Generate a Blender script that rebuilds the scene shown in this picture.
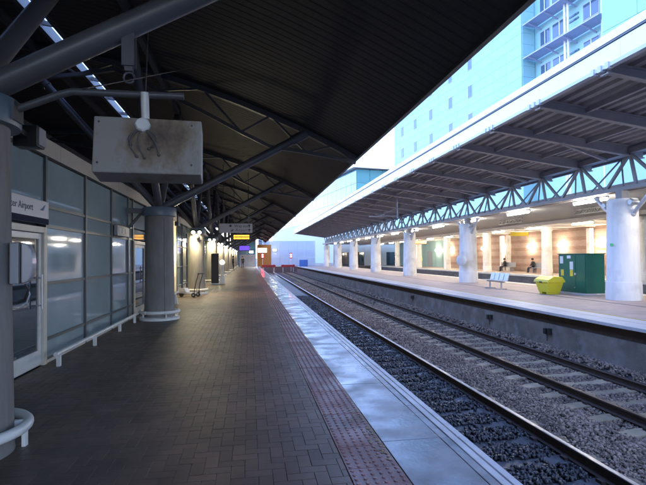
import bpy, bmesh, math, random
import numpy as np
from mathutils import Vector, Matrix, Euler
random.seed(7)
R = math.radians
for o in list(bpy.data.objects):
    bpy.data.objects.remove(o)
S = bpy.context.scene
COL = S.collection

# ---------------------------------------------------------------- camera
YAW, PITCH, ROLL = R(9.02), R(0.9), R(-0.45)
cam_d = bpy.data.cameras.new('camera')
cam = bpy.data.objects.new('camera', cam_d)
COL.objects.link(cam)
cam_d.sensor_width = 36.0
cam_d.lens = 36.0 * 466.0 / 646.0
cam_d.shift_y = 0.0114
cam_d.clip_start = 0.05
cam_d.clip_end = 5000
cam.matrix_world = (Matrix.Translation((0, 0, 1.57)) @
                    (Euler((math.pi / 2 + PITCH, 0, -YAW)).to_matrix() @ Matrix.Rotation(ROLL, 3, 'Z')).to_4x4())
S.camera = cam

# ---------------------------------------------------------------- sky and sun
SUN_EL, SUN_AZ = R(14), R(100)          # azimuth measured from +Y towards +X (veiled sun low on the right, behind the tall building)
W = bpy.data.worlds.new('World')
S.world = W
W.use_nodes = True
wn = W.node_tree
bg = wn.nodes['Background']
sky = wn.nodes.new('ShaderNodeTexSky')
sky.sky_type = 'NISHITA'
sky.sun_disc = False
sky.sun_elevation = SUN_EL
sky.sun_rotation = SUN_AZ
sky.air_density = 1.0
sky.dust_density = 1.0
sky.ozone_density = 2.6
tint = wn.nodes.new('ShaderNodeMix')          # camera white balance: slightly violet
tint.data_type = 'RGBA'
tint.blend_type = 'MULTIPLY'
tint.inputs['Factor'].default_value = 1.0
tint.inputs['B'].default_value = (1.05, 0.93, 1.13, 1)
wn.links.new(sky.outputs['Color'], tint.inputs['A'])
wn.links.new(tint.outputs['Result'], bg.inputs['Color'])
bg.inputs['Strength'].default_value = 0.15
sun_d = bpy.data.lights.new('sun', 'SUN')
sun_d.energy = 0.5
sun_d.angle = R(20)
sun_d.color = (1.0, 0.95, 0.9)
sun = bpy.data.objects.new('sun', sun_d)
COL.objects.link(sun)
sdir = Vector((math.sin(SUN_AZ) * math.cos(SUN_EL), math.cos(SUN_AZ) * math.cos(SUN_EL), math.sin(SUN_EL)))
sun.rotation_euler = (-sdir).to_track_quat('-Z', 'Y').to_euler()
sun.location = (-20, 10, 40)

vs = S.view_settings
vs.view_transform = 'Standard'
vs.look = 'None'
vs.exposure = 3.3
vs.gamma = 1.0
vs.use_curve_mapping = False


# ---------------------------------------------------------------- materials
MATS = {}


def mat(name, col, rough=0.6, metal=0.0, var=0.0, vscale=4.0, bump=0.0, bscale=30.0, coat=0.0, emit=None, es=0.0,
        rvar=0.0, per_piece=0.0, spec=0.5, stain=None, stain_amt=0.0, stain_scale=1.5, stretch=None):
    if name in MATS:
        return MATS[name]
    m = bpy.data.materials.new(name)
    m.use_nodes = True
    nt = m.node_tree
    n = nt.nodes
    l = nt.links
    p = n['Principled BSDF']
    p.inputs['Roughness'].default_value = rough
    p.inputs['Metallic'].default_value = metal
    p.inputs['Coat Weight'].default_value = coat
    p.inputs['Specular IOR Level'].default_value = spec
    c4 = (*col, 1)
    p.inputs['Base Color'].default_value = c4
    cur = None
    tc = n.new('ShaderNodeTexCoord')
    geo = n.new('ShaderNodeNewGeometry')
    vec = geo.outputs['Position']
    if stretch:
        mp = n.new('ShaderNodeMapping')
        mp.inputs['Scale'].default_value = stretch
        l.new(vec, mp.inputs['Vector'])
        vec = mp.outputs['Vector']
    if var > 0:
        nz = n.new('ShaderNodeTexNoise')
        nz.inputs['Scale'].default_value = vscale
        nz.inputs['Detail'].default_value = 6
        nz.inputs['Roughness'].default_value = 0.65
        l.new(vec, nz.inputs['Vector'])
        mr = n.new('ShaderNodeMapRange')
        mr.inputs['From Min'].default_value = 0.25
        mr.inputs['From Max'].default_value = 0.75
        mr.inputs['To Min'].default_value = 1 - var
        mr.inputs['To Max'].default_value = 1 + var
        l.new(nz.outputs['Fac'], mr.inputs['Value'])
        mx = n.new('ShaderNodeMix')
        mx.data_type = 'RGBA'
        mx.blend_type = 'MULTIPLY'
        mx.inputs['Factor'].default_value = 1
        mx.inputs['A'].default_value = c4
        l.new(mr.outputs['Result'], mx.inputs['B'])
        cur = mx.outputs['Result']
    if per_piece > 0:
        oi = n.new('ShaderNodeObjectInfo')
        ad = n.new('ShaderNodeMath')
        ad.operation = 'ADD'
        l.new(oi.outputs['Random'], ad.inputs[0])
        l.new(geo.outputs['Random Per Island'], ad.inputs[1])
        fr = n.new('ShaderNodeMath')
        fr.operation = 'FRACT'
        l.new(ad.outputs[0], fr.inputs[0])
        mr2 = n.new('ShaderNodeMapRange')
        mr2.inputs['To Min'].default_value = 1 - per_piece
        mr2.inputs['To Max'].default_value = 1 + per_piece
        l.new(fr.outputs[0], mr2.inputs['Value'])
        mx2 = n.new('ShaderNodeMix')
        mx2.data_type = 'RGBA'
        mx2.blend_type = 'MULTIPLY'
        mx2.inputs['Factor'].default_value = 1
        if cur:
            l.new(cur, mx2.inputs['A'])
        else:
            mx2.inputs['A'].default_value = c4
        l.new(mr2.outputs['Result'], mx2.inputs['B'])
        cur = mx2.outputs['Result']
    if stain is not None:
        nz3 = n.new('ShaderNodeTexNoise')
        nz3.inputs['Scale'].default_value = stain_scale
        nz3.inputs['Detail'].default_value = 8
        l.new(geo.outputs['Position'], nz3.inputs['Vector'])
        mr3 = n.new('ShaderNodeMapRange')
        mr3.inputs['From Min'].default_value = 0.5
        mr3.inputs['From Max'].default_value = 0.72
        mr3.inputs['To Min'].default_value = 0
        mr3.inputs['To Max'].default_value = stain_amt
        l.new(nz3.outputs['Fac'], mr3.inputs['Value'])
        mx3 = n.new('ShaderNodeMix')
        mx3.data_type = 'RGBA'
        l.new(mr3.outputs['Result'], mx3.inputs['Factor'])
        if cur:
            l.new(cur, mx3.inputs['A'])
        else:
            mx3.inputs['A'].default_value = c4
        mx3.inputs['B'].default_value = (*stain, 1)
        cur = mx3.outputs['Result']
    if cur:
        l.new(cur, p.inputs['Base Color'])
    if rvar > 0:
        nz2 = n.new('ShaderNodeTexNoise')
        nz2.inputs['Scale'].default_value = 2.3
        nz2.inputs['Detail'].default_value = 5
        l.new(geo.outputs['Position'], nz2.inputs['Vector'])
        mr4 = n.new('ShaderNodeMapRange')
        mr4.inputs['From Min'].default_value = 0.3
        mr4.inputs['From Max'].default_value = 0.7
        mr4.inputs['To Min'].default_value = max(0.02, rough - rvar)
        mr4.inputs['To Max'].default_value = min(1, rough + rvar)
        l.new(nz2.outputs['Fac'], mr4.inputs['Value'])
        l.new(mr4.outputs['Result'], p.inputs['Roughness'])
    if bump > 0:
        nb = n.new('ShaderNodeTexNoise')
        nb.inputs['Scale'].default_value = bscale
        nb.inputs['Detail'].default_value = 4
        l.new(geo.outputs['Position'], nb.inputs['Vector'])
        bp = n.new('ShaderNodeBump')
        bp.inputs['Strength'].default_value = bump
        bp.inputs['Distance'].default_value = 0.02
        l.new(nb.outputs['Fac'], bp.inputs['Height'])
        l.new(bp.outputs['Normal'], p.inputs['Normal'])
    if emit is not None:
        p.inputs['Emission Color'].default_value = (*emit, 1)
        p.inputs['Emission Strength'].default_value = es
    MATS[name] = m
    return m


def brick_mat(name, c1, c2, mortar, scale, bw, rh, rough=0.85, bump=0.3, axes='xy'):
    m = bpy.data.materials.new(name)
    m.use_nodes = True
    nt = m.node_tree
    n = nt.nodes
    l = nt.links
    p = n['Principled BSDF']
    geo = n.new('ShaderNodeNewGeometry')
    sx = n.new('ShaderNodeSeparateXYZ')
    l.new(geo.outputs['Position'], sx.inputs[0])
    cx = n.new('ShaderNodeCombineXYZ')
    l.new(sx.outputs[axes[0].upper()], cx.inputs['X'])
    l.new(sx.outputs[axes[1].upper()], cx.inputs['Y'])
    b = n.new('ShaderNodeTexBrick')
    b.inputs['Scale'].default_value = scale
    b.inputs['Brick Width'].default_value = bw
    b.inputs['Row Height'].default_value = rh
    b.inputs['Mortar Size'].default_value = 0.006
    b.inputs['Color1'].default_value = (*c1, 1)
    b.inputs['Color2'].default_value = (*c2, 1)
    b.inputs['Mortar'].default_value = (*mortar, 1)
    l.new(cx.outputs[0], b.inputs['Vector'])
    nz = n.new('ShaderNodeTexNoise')
    nz.inputs['Scale'].default_value = 1.1
    nz.inputs['Detail'].default_value = 7
    l.new(geo.outputs['Position'], nz.inputs['Vector'])
    mr = n.new('ShaderNodeMapRange')
    mr.inputs['To Min'].default_value = 0.7
    mr.inputs['To Max'].default_value = 1.3
    l.new(nz.outputs['Fac'], mr.inputs['Value'])
    mx = n.new('ShaderNodeMix')
    mx.data_type = 'RGBA'
    mx.blend_type = 'MULTIPLY'
    mx.inputs['Factor'].default_value = 1
    l.new(b.outputs['Color'], mx.inputs['A'])
    l.new(mr.outputs['Result'], mx.inputs['B'])
    l.new(mx.outputs['Result'], p.inputs['Base Color'])
    p.inputs['Roughness'].default_value = rough
    bp = n.new('ShaderNodeBump')
    bp.inputs['Strength'].default_value = bump
    bp.inputs['Distance'].default_value = 0.01
    bp.invert = True
    l.new(b.outputs['Fac'], bp.inputs['Height'])
    l.new(bp.outputs['Normal'], p.inputs['Normal'])
    MATS[name] = m
    return m


PAVER = mat('paver_clay', (0.125, 0.08, 0.058), 0.45, var=0.35, vscale=1.3, per_piece=0.2, bump=0.15, bscale=90, rvar=0.05,
            stain=(0.05, 0.045, 0.045), stain_amt=0.6, stain_scale=0.7)
JOINT = mat('paving_joint_sand', (0.022, 0.02, 0.018), 0.9, var=0.3, vscale=8)
TACT = mat('tactile_red', (0.2, 0.088, 0.075), 0.42, var=0.3, vscale=3, per_piece=0.2, bump=0.15, bscale=80, rvar=0.15,
           stain=(0.05, 0.035, 0.035), stain_amt=0.7, stain_scale=2.0)
YPAINT = mat('worn_yellow_paint', (0.25, 0.19, 0.06), 0.6, var=0.5, vscale=18)
COPE = mat('coping_wet_concrete', (0.23, 0.24, 0.25), 0.27, var=0.45, vscale=3.0, per_piece=0.22, bump=0.12, bscale=25, rvar=0.2,
           stain=(0.085, 0.09, 0.1), stain_amt=0.85, stain_scale=2.0)
EDGE = mat('edge_white_stone', (0.55, 0.54, 0.53), 0.4, var=0.2, vscale=3, per_piece=0.08, rvar=0.12, bump=0.1,
           stain=(0.25, 0.24, 0.24), stain_amt=0.6, stain_scale=2.5)
CONC = mat('column_concrete', (0.215, 0.2, 0.185), 0.75, var=0.25, vscale=2.5, bump=0.25, bscale=45,
           stain=(0.14, 0.13, 0.12), stain_amt=0.5, stain_scale=1.2, stretch=(3, 3, 0.5))
CONCW = mat('column_white', (0.78, 0.765, 0.74), 0.6, var=0.1, vscale=2, bump=0.08, bscale=40,
            stain=(0.42, 0.39, 0.36), stain_amt=0.6, stain_scale=1.3, stretch=(3, 3, 0.5))
WALLC = mat('platform_wall_concrete', (0.25, 0.215, 0.18), 0.85, var=0.35, vscale=1.6, bump=0.4, bscale=25,
            stain=(0.5, 0.5, 0.5), stain_amt=0.4, stain_scale=2.6)
BROWNB = mat('corbel_brown_brick', (0.085, 0.055, 0.042), 0.9, var=0.3, vscale=5, bump=0.3, bscale=30)
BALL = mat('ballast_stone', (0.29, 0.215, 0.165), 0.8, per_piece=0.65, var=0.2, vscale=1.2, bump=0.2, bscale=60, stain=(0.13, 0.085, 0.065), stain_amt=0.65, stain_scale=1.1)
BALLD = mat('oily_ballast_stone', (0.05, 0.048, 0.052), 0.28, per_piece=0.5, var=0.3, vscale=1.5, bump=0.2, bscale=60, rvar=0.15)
BEDM = mat('trackbed_grit', (0.07, 0.063, 0.062), 0.85, var=0.5, vscale=22, bump=1.0, bscale=22)
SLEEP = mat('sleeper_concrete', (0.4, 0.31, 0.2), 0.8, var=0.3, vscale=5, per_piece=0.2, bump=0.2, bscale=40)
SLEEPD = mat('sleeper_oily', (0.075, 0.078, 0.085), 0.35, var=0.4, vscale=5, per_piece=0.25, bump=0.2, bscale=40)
RAILS = mat('rail_rust', (0.055, 0.034, 0.026), 0.7, var=0.3, vscale=9, bump=0.1)
RAILT = mat('rail_polished_top', (0.6, 0.6, 0.62), 0.38, metal=1.0, rvar=0.06)
RAILD = mat('rail_dull_top', (0.12, 0.08, 0.06), 0.45, metal=0.6, rvar=0.1)
WHITEP = mat('white_paint', (0.75, 0.74, 0.7), 0.35, var=0.06, vscale=6, stain=(0.45, 0.4, 0.33), stain_amt=0.4, stain_scale=5)
CREAMP = mat('cream_frame', (0.62, 0.59, 0.5), 0.4, var=0.06, vscale=6)
DARKST = mat('dark_steel', (0.075, 0.075, 0.08), 0.45, var=0.2, vscale=4)
STRUTP = mat('strut_grey_paint', (0.09, 0.092, 0.1), 0.35, var=0.2, vscale=3, stain=(0.08, 0.07, 0.06), stain_amt=0.5)
COLLAR = mat('collar_blue_grey', (0.12, 0.16, 0.2), 0.4, var=0.15)
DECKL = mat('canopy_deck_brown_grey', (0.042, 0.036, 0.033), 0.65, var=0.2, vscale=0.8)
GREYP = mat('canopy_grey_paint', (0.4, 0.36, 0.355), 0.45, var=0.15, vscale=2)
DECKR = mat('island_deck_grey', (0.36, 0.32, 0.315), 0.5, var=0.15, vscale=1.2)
GIRD = mat('girder_grey', (0.27, 0.26, 0.27), 0.45, var=0.15, vscale=2)
FASC = mat('fascia_white', (0.86, 0.85, 0.85), 0.35, var=0.04)
GUTT = mat('gutter_light_grey', (0.55, 0.56, 0.58), 0.35)
LINE = mat('fascia_joint_blue_grey', (0.12, 0.13, 0.16), 0.5)
SOFF = mat('soffit_pale_grey', (0.5, 0.49, 0.48), 0.7, var=0.06)
PANE = mat('grey_green_glass_panel', (0.31, 0.39, 0.41), 0.06, var=0.12, vscale=1.0, per_piece=0.08, spec=0.7, coat=0.3)
PANED = mat('door_glass', (0.03, 0.05, 0.06), 0.03, spec=0.8, coat=0.4)
MULL = mat('mullion_dark_grey', (0.09, 0.095, 0.1), 0.4)
FASCL = mat('fascia_beige', (0.42, 0.38, 0.33), 0.5, var=0.08)
CREAMW = mat('cream_wall', (0.6, 0.55, 0.4), 0.6, var=0.08)
SKYL = mat('skylight_glass', (0.8, 0.85, 0.9), 0.25)
PINK = brick_mat('island_paving', (0.52, 0.41, 0.37), (0.45, 0.35, 0.32), (0.34, 0.27, 0.25), 1.0, 0.4, 0.2, 0.6, 0.1)
FARPAV = brick_mat('far_paving', (0.3, 0.22, 0.19), (0.26, 0.19, 0.17), (0.2, 0.16, 0.14), 1.0, 0.4, 0.2, 0.6, 0.1)
COPEO = mat('island_coping', (0.62, 0.59, 0.57), 0.5, var=0.12, vscale=2, per_piece=0.08)
YLINE = mat('yellow_line', (0.52, 0.4, 0.12), 0.6, var=0.25, vscale=8)
LBRICK = brick_mat('light_brown_brick', (0.42, 0.28, 0.22), (0.36, 0.235, 0.185), (0.4, 0.34, 0.3), 1.0, 0.225, 0.075, 0.85, 0.2, 'yz')
DBRICK = brick_mat('brick_band', (0.33, 0.19, 0.14), (0.28, 0.16, 0.12), (0.34, 0.28, 0.24), 1.0, 0.225, 0.075, 0.85, 0.2, 'yz')
GREYBRICK = brick_mat('grey_platform_brick', (0.15, 0.15, 0.16), (0.11, 0.11, 0.12), (0.08, 0.08, 0.08), 1.0, 0.44, 0.2, 0.9, 0.3, 'yz')
TEAL = mat('teal_panel', (0.28, 0.42, 0.4), 0.4, var=0.08)
PBLUE = mat('pale_blue_panel', (0.5, 0.58, 0.66), 0.35, var=0.06)
PALEW = mat('end_wall_pale', (0.55, 0.58, 0.64), 0.6, var=0.08, vscale=0.7)
ORANGE = mat('orange_brown_panel', (0.62, 0.22, 0.03), 0.5, var=0.15)
REDP = mat('red_paint', (0.5, 0.03, 0.03), 0.45)
BLUEP = mat('blue_hoarding', (0.05, 0.17, 0.6), 0.5)
GREENP = mat('green_cabinet_paint', (0.012, 0.13, 0.075), 0.35, var=0.1, vscale=3)
YBIN = mat('yellow_plastic', (0.72, 0.62, 0.03), 0.4, var=0.06)
YSIGN = mat('yellow_sign', (0.75, 0.56, 0.04), 0.5)
PAPER = mat('white_notice', (0.75, 0.75, 0.73), 0.6)
BLACK = mat('black_plastic', (0.02, 0.02, 0.022), 0.4)
GREYBOX = mat('grey_plastic', (0.3, 0.3, 0.32), 0.4)
LGREY = mat('light_grey_metal', (0.55, 0.56, 0.58), 0.35, metal=0.4)
NAVY = mat('navy', (0.008, 0.014, 0.05), 0.7, spec=0.15)
SIGNW = mat('sign_white', (0.62, 0.63, 0.68), 0.4)
SIGNG = mat('hanging_sign_grey', (0.5, 0.5, 0.56), 0.45)
INKB = mat('ink_dark_blue', (0.02, 0.03, 0.09), 0.5)
LOGO = mat('logo_blue', (0.2, 0.3, 0.55), 0.5)
GREENS = mat('green_sign', (0.02, 0.3, 0.1), 0.5, emit=(0.1, 0.9, 0.4), es=0.02)
HOTEL = mat('pale_cladding', (0.32, 0.56, 0.57), 0.45, var=0.04, vscale=0.4, per_piece=0.04)
HOTELJ = mat('cladding_joint', (0.3, 0.48, 0.5), 0.7)
HOTELG = mat('large_pale_glass_panel', (0.28, 0.54, 0.56), 0.15, per_piece=0.05)
LILAC = mat('sunshade_lilac_grey', (0.42, 0.43, 0.58), 0.45)
WGLASS = mat('window_glass', (0.07, 0.12, 0.19), 0.05, spec=0.8)
CURT = mat('curtain_glass', (0.06, 0.2, 0.26), 0.04, spec=1.0, per_piece=0.25)
CURTF = mat('curtain_frame', (0.2, 0.3, 0.35), 0.4)
FLUO = mat('fluorescent_tube', (0.9, 0.9, 0.9), 0.5, emit=(1.0, 0.93, 0.82), es=14.0)
GLOBE = mat('globe_glass_lit', (0.9, 0.9, 0.85), 0.4, emit=(1.0, 0.86, 0.62), es=16.0)
WARM = mat('warm_lamp_lit', (0.9, 0.85, 0.7), 0.4, emit=(1.0, 0.85, 0.5), es=40.0)
WHITEL = mat('white_lamp_lit', (0.9, 0.9, 0.9), 0.4, emit=(0.95, 0.97, 1.0), es=12.0)
AMBER = mat('amber_led', (0.6, 0.3, 0.02), 0.4, emit=(1.0, 0.42, 0.04), es=0.5)
PURPLE = mat('screen_violet', (0.05, 0.03, 0.2), 0.3, emit=(0.2, 0.1, 0.9), es=0.1)
REDL = mat('red_signal_lit', (0.8, 0.02, 0.02), 0.4, emit=(1.0, 0.035, 0.05), es=9.0)
SKIN = mat('skin', (0.5, 0.33, 0.25), 0.6)
DCLOTH = mat('dark_cloth', (0.02, 0.022, 0.03), 0.8)
DCLOTH2 = mat('navy_cloth', (0.03, 0.035, 0.06), 0.8)
HIVIS = mat('hi_vis_cloth', (0.6, 0.65, 0.05), 0.7, emit=None)
HAIR = mat('dark_hair', (0.02, 0.015, 0.01), 0.6)


# rusty monitor housing
def rust_mat():
    m = mat('rust_stained_white_metal', (0.3, 0.28, 0.245), 0.5)
    nt = m.node_tree
    n = nt.nodes
    l = nt.links
    p = n['Principled BSDF']
    geo = n.new('ShaderNodeTexCoord')
    nz = n.new('ShaderNodeTexNoise')
    nz.inputs['Scale'].default_value = 5
    nz.inputs['Detail'].default_value = 9
    nz.inputs['Roughness'].default_value = 0.7
    mp = n.new('ShaderNodeMapping')
    mp.inputs['Scale'].default_value = (1, 1, 0.7)
    l.new(geo.outputs['Object'], mp.inputs['Vector'])
    l.new(mp.outputs['Vector'], nz.inputs['Vector'])
    # rust lies round the cable gland in the middle of the panel
    gr = n.new('ShaderNodeVectorMath')
    gr.operation = 'DISTANCE'
    gr.inputs[1].default_value = (0.08, -0.15, 0.0)
    l.new(geo.outputs['Object'], gr.inputs[0])
    mr = n.new('ShaderNodeMapRange')
    mr.inputs['From Min'].default_value = 0.08
    mr.inputs['From Max'].default_value = 0.42
    mr.inputs['To Min'].default_value = 0.26
    mr.inputs['To Max'].default_value = -0.06
    l.new(gr.outputs['Value'], mr.inputs['Value'])
    ad = n.new('ShaderNodeMath')
    ad.operation = 'ADD'
    l.new(nz.outputs['Fac'], ad.inputs[0])
    l.new(mr.outputs['Result'], ad.inputs[1])
    rp = n.new('ShaderNodeValToRGB')
    rp.color_ramp.elements[0].position = 0.5
    rp.color_ramp.elements[0].color = (0.3, 0.28, 0.245, 1)
    rp.color_ramp.elements[1].position = 0.86
    rp.color_ramp.elements[1].color = (0.085, 0.06, 0.042, 1)
    e = rp.color_ramp.elements.new(0.66)
    e.color = (0.22, 0.165, 0.11, 1)
    l.new(ad.outputs[0], rp.inputs['Fac'])
    l.new(rp.outputs['Color'], p.inputs['Base Color'])
    return m


RUSTY = rust_mat()


# ---------------------------------------------------------------- mesh helpers
class MB:
    def __init__(s):
        s.v = []
        s.f = []
        s.m = []

    def add(s, vs, fs, mi=0):
        b = len(s.v)
        s.v += [tuple(v) for v in vs]
        for f in fs:
            s.f.append(tuple(b + i for i in f))
            s.m.append(mi)
        return s

    def box(s, x0, x1, y0, y1, z0, z1, mi=0):
        vs = [(x0, y0, z0), (x1, y0, z0), (x1, y1, z0), (x0, y1, z0), (x0, y0, z1), (x1, y0, z1), (x1, y1, z1), (x0, y1, z1)]
        fs = [(0, 3, 2, 1), (4, 5, 6, 7), (0, 1, 5, 4), (1, 2, 6, 5), (2, 3, 7, 6), (3, 0, 4, 7)]
        return s.add(vs, fs, mi)

    def cbox(s, x0, x1, y0, y1, z0, z1, c, mi=0):
        # box without bottom, chamfered top edge
        vs = [(x0, y0, z0), (x1, y0, z0), (x1, y1, z0), (x0, y1, z0),
              (x0, y0, z1 - c), (x1, y0, z1 - c), (x1, y1, z1 - c), (x0, y1, z1 - c),
              (x0 + c, y0 + c, z1), (x1 - c, y0 + c, z1), (x1 - c, y1 - c, z1), (x0 + c, y1 - c, z1)]
        fs = [(8, 9, 10, 11)]
        for a in range(4):
            b = (a + 1) % 4
            fs += [(a, b, 4 + b, 4 + a), (4 + a, 4 + b, 8 + b, 8 + a)]
        return s.add(vs, fs, mi)

    def bar(s, p, q, w, h=None, up=(0, 0, 1), mi=0):
        h = h or w
        p, q = Vector(p), Vector(q)
        d = (q - p).normalized()
        upv = Vector(up)
        if abs(d.dot(upv)) > 0.98:
            upv = Vector((1, 0, 0))
        sd = d.cross(upv).normalized()
        u = sd.cross(d).normalized()
        vs = []
        for c in (p, q):
            for a, b in ((-1, -1), (1, -1), (1, 1), (-1, 1)):
                vs.append(c + sd * (a * w / 2) + u * (b * h / 2))
        fs = [(3, 2, 1, 0), (4, 5, 6, 7)] + [(i, (i + 1) % 4, 4 + (i + 1) % 4, 4 + i) for i in range(4)]
        return s.add(vs, fs, mi)

    def tube(s, pts, r, n=12, mi=0, caps=True, r2=None):
        pts = [Vector(p) for p in pts]
        k = len(pts)
        vs = []
        prev = None
        for i, p in enumerate(pts):
            d = (pts[min(i + 1, k - 1)] - pts[max(i - 1, 0)]).normalized()
            a = prev if prev is not None else (Vector((0, 0, 1)) if abs(d.z) < 0.9 else Vector((1, 0, 0)))
            sd = d.cross(a).normalized()
            u = sd.cross(d).normalized()
            prev = u
            rr = r if r2 is None else r + (r2 - r) * i / (k - 1)
            for j in range(n):
                t = 2 * math.pi * j / n
                vs.append(p + sd * (rr * math.cos(t)) + u * (rr * math.sin(t)))
        fs = []
        for i in range(k - 1):
            for j in range(n):
                j2 = (j + 1) % n
                fs.append((i * n + j, i * n + j2, (i + 1) * n + j2, (i + 1) * n + j))
        if caps:
            fs.append(tuple(range(n - 1, -1, -1)))
            fs.append(tuple((k - 1) * n + j for j in range(n)))
        return s.add(vs, fs, mi)

    def lathe(s, prof, cx=0, cy=0, n=32, mi=0):
        vs = []
        for r, z in prof:
            for j in range(n):
                t = 2 * math.pi * j / n
                vs.append((cx + r * math.cos(t), cy + r * math.sin(t), z))
        fs = []
        for i in range(len(prof) - 1):
            for j in range(n):
                j2 = (j + 1) % n
                fs.append((i * n + j, i * n + j2, (i + 1) * n + j2, (i + 1) * n + j))
        fs.append(tuple(range(n - 1, -1, -1)))
        fs.append(tuple((len(prof) - 1) * n + j for j in range(n)))
        return s.add(vs, fs, mi)

    def prism(s, poly, axis, a, b, mi=0):
        # poly in the two remaining axes, extruded along axis from a to b
        def P(u, v, t):
            return (t, u, v) if axis == 'x' else ((u, t, v) if axis == 'y' else (u, v, t))
        k = len(poly)
        vs = [P(u, v, a) for u, v in poly] + [P(u, v, b) for u, v in poly]
        fs = [tuple(range(k - 1, -1, -1)), tuple(range(k, 2 * k))] + [(i, (i + 1) % k, k + (i + 1) % k, k + i) for i in range(k)]
        return s.add(vs, fs, mi)

    def ball(s, c, r, n=12, m=8, sz=1.0, mi=0):
        vs = [(c[0], c[1], c[2] - r * sz)]
        for i in range(1, m):
            t = math.pi * i / m
            for j in range(n):
                q = 2 * math.pi * j / n
                vs.append((c[0] + r * math.sin(t) * math.cos(q), c[1] + r * math.sin(t) * math.sin(q), c[2] - r * sz * math.cos(t)))
        vs.append((c[0], c[1], c[2] + r * sz))
        fs = []
        for j in range(n):
            fs.append((0, 1 + (j + 1) % n, 1 + j))
            fs.append((len(vs) - 1, 1 + (m - 2) * n + j, 1 + (m - 2) * n + (j + 1) % n))
        for i in range(m - 2):
            for j in range(n):
                j2 = (j + 1) % n
                fs.append((1 + i * n + j, 1 + i * n + j2, 1 + (i + 1) * n + j2, 1 + (i + 1) * n + j))
        return s.add(vs, fs, mi)

    def mesh(s, name, mats, smooth=False):
        me = bpy.data.meshes.new(name)
        me.from_pydata(s.v, [], s.f)
        if not isinstance(mats, (list, tuple)):
            mats = [mats]
        for m in mats:
            me.materials.append(m)
        if len(mats) > 1:
            me.polygons.foreach_set('material_index', s.m)
        bm = bmesh.new()
        bm.from_mesh(me)
        bmesh.ops.recalc_face_normals(bm, faces=bm.faces)
        bm.to_mesh(me)
        bm.free()
        if smooth:
            me.polygons.foreach_set('use_smooth', [True] * len(me.polygons))
            try:
                me.set_sharp_from_angle(angle=R(40))
            except Exception:
                pass
        me.update()
        return me

    def build(s, name, mats, parent=None, smooth=False, bevel=0):
        return link(name, s.mesh(name, mats, smooth), parent, bevel)


def link(name, me, parent=None, bevel=0, loc=None, rz=0):
    o = bpy.data.objects.new(name, me)
    COL.objects.link(o)
    if parent is not None:
        o.parent = parent
    if loc is not None:
        o.location = loc
    if rz:
        o.rotation_euler.z = rz
    if bevel:
        b = o.modifiers.new('bevel', 'BEVEL')
        b.width = bevel
        b.segments = 2
        b.limit_method = 'ANGLE'
    return o


def tag(o, label, cat, group=None):
    o['label'] = label
    o['category'] = cat
    if group:
        o['group'] = group
    return o


def struct(o):
    o['kind'] = 'structure'
    return o


def empty(name, loc, label=None, cat=None, group=None, rz=0):
    o = bpy.data.objects.new(name, None)
    COL.objects.link(o)
    o.location = loc
    o.rotation_euler.z = rz
    o.empty_display_size = 0.2
    if label:
        tag(o, label, cat, group)
    return o


def text_mesh(txt, size, matl, name, parent, loc, rot, align='LEFT', extr=0.002):
    cu = bpy.data.curves.new('txt', 'FONT')
    cu.body = txt
    cu.size = size
    cu.extrude = extr
    cu.align_x = align
    cu.resolution_u = 3
    t = bpy.data.objects.new('txt', cu)
    COL.objects.link(t)
    bpy.context.view_layer.update()
    me = bpy.data.meshes.new_from_object(t.evaluated_get(bpy.context.evaluated_depsgraph_get()))
    bpy.data.objects.remove(t)
    me.materials.clear()
    me.materials.append(matl)
    o = link(name, me, parent, loc=loc)
    o.rotation_euler = rot
    return o


ORD = ['first', 'second', 'third', 'fourth', 'fifth', 'sixth', 'seventh', 'eighth', 'ninth', 'tenth', 'eleventh',
       'twelfth', 'thirteenth', 'fourteenth', 'fifteenth', 'sixteenth', 'seventeenth', 'eighteenth', 'nineteenth', 'twentieth']

# ================================================================ LARGE STRUCTURE
Y0, Y1 = -14.0, 84.0
PE = 1.85                       # near platform edge
OE = 8.2                        # island platform edge
RAILZ = -0.915

g = struct(MB().box(-1500, 1500, -1500, 2500, -1.9, -1.55).build('ground', mat('earth', (0.12, 0.11, 0.1), 0.9, var=0.3, vscale=0.1)))

# ---- near platform
m = MB()
m.box(-3.35, 1.62, Y0, Y1, -1.5, -0.062)
plat = struct(m.build('platform', JOINT))

# herringbone block pavers (0.2 x 0.1)
X_LO, X_HI = -3.04, 0.703
u = 0.1
gap = 0.0016
cells = []
NX = int((X_HI - X_LO) / u) + 1
PY0, PY1 = 2.4, 46.0
NY = int((PY1 - PY0) / u)
for r in range(-2, NY):
    for c in range(-3, NX):
        if (c - r) % 4 == 0:
            cells.append((c, r, 2, 1))
        if (c - r) % 4 == 3:
            cells.append((c, r, 1, 2))
rects = []
for c, r, w, h in cells:
    x0, x1 = X_LO + c * u, X_LO + (c + w) * u
    y0, y1 = PY0 + r * u, PY0 + (r + h) * u
    x0c, x1c = max(x0, X_LO), min(x1, X_HI)
    if x1c - x0c < 0.03:
        continue
    full = x0 >= X_LO - 1e-6 and x1 <= X_HI + 1e-6
    rects.append((x0c, x1c, y0, y1, full, w))


def cam_px(x, y, z=0.0):
    d = x * math.sin(YAW) + y * math.cos(YAW)
    rr = x * math.cos(YAW) - y * math.sin(YAW)
    if d < 0.3:
        return None
    return 323 + 466 * rr / d, 257.7 - 466 * (z - 1.57) / d, d


vis = []
for k, q in enumerate(rects):
    p = cam_px((q[0] + q[1]) / 2, (q[2] + q[3]) / 2)
    if q[4] and p and 5 < p[0] < 640 and p[1] < 482:
        vis.append((p[2], k))
vis.sort()
near = set(k for _, k in vis[:300])


def paver_mesh(w, h):
    return MB().cbox(-w / 2 + gap, w / 2 - gap, -h / 2 + gap, h / 2 - gap, -0.06, 0, 0.0014).mesh('paver', PAVER)


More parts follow.
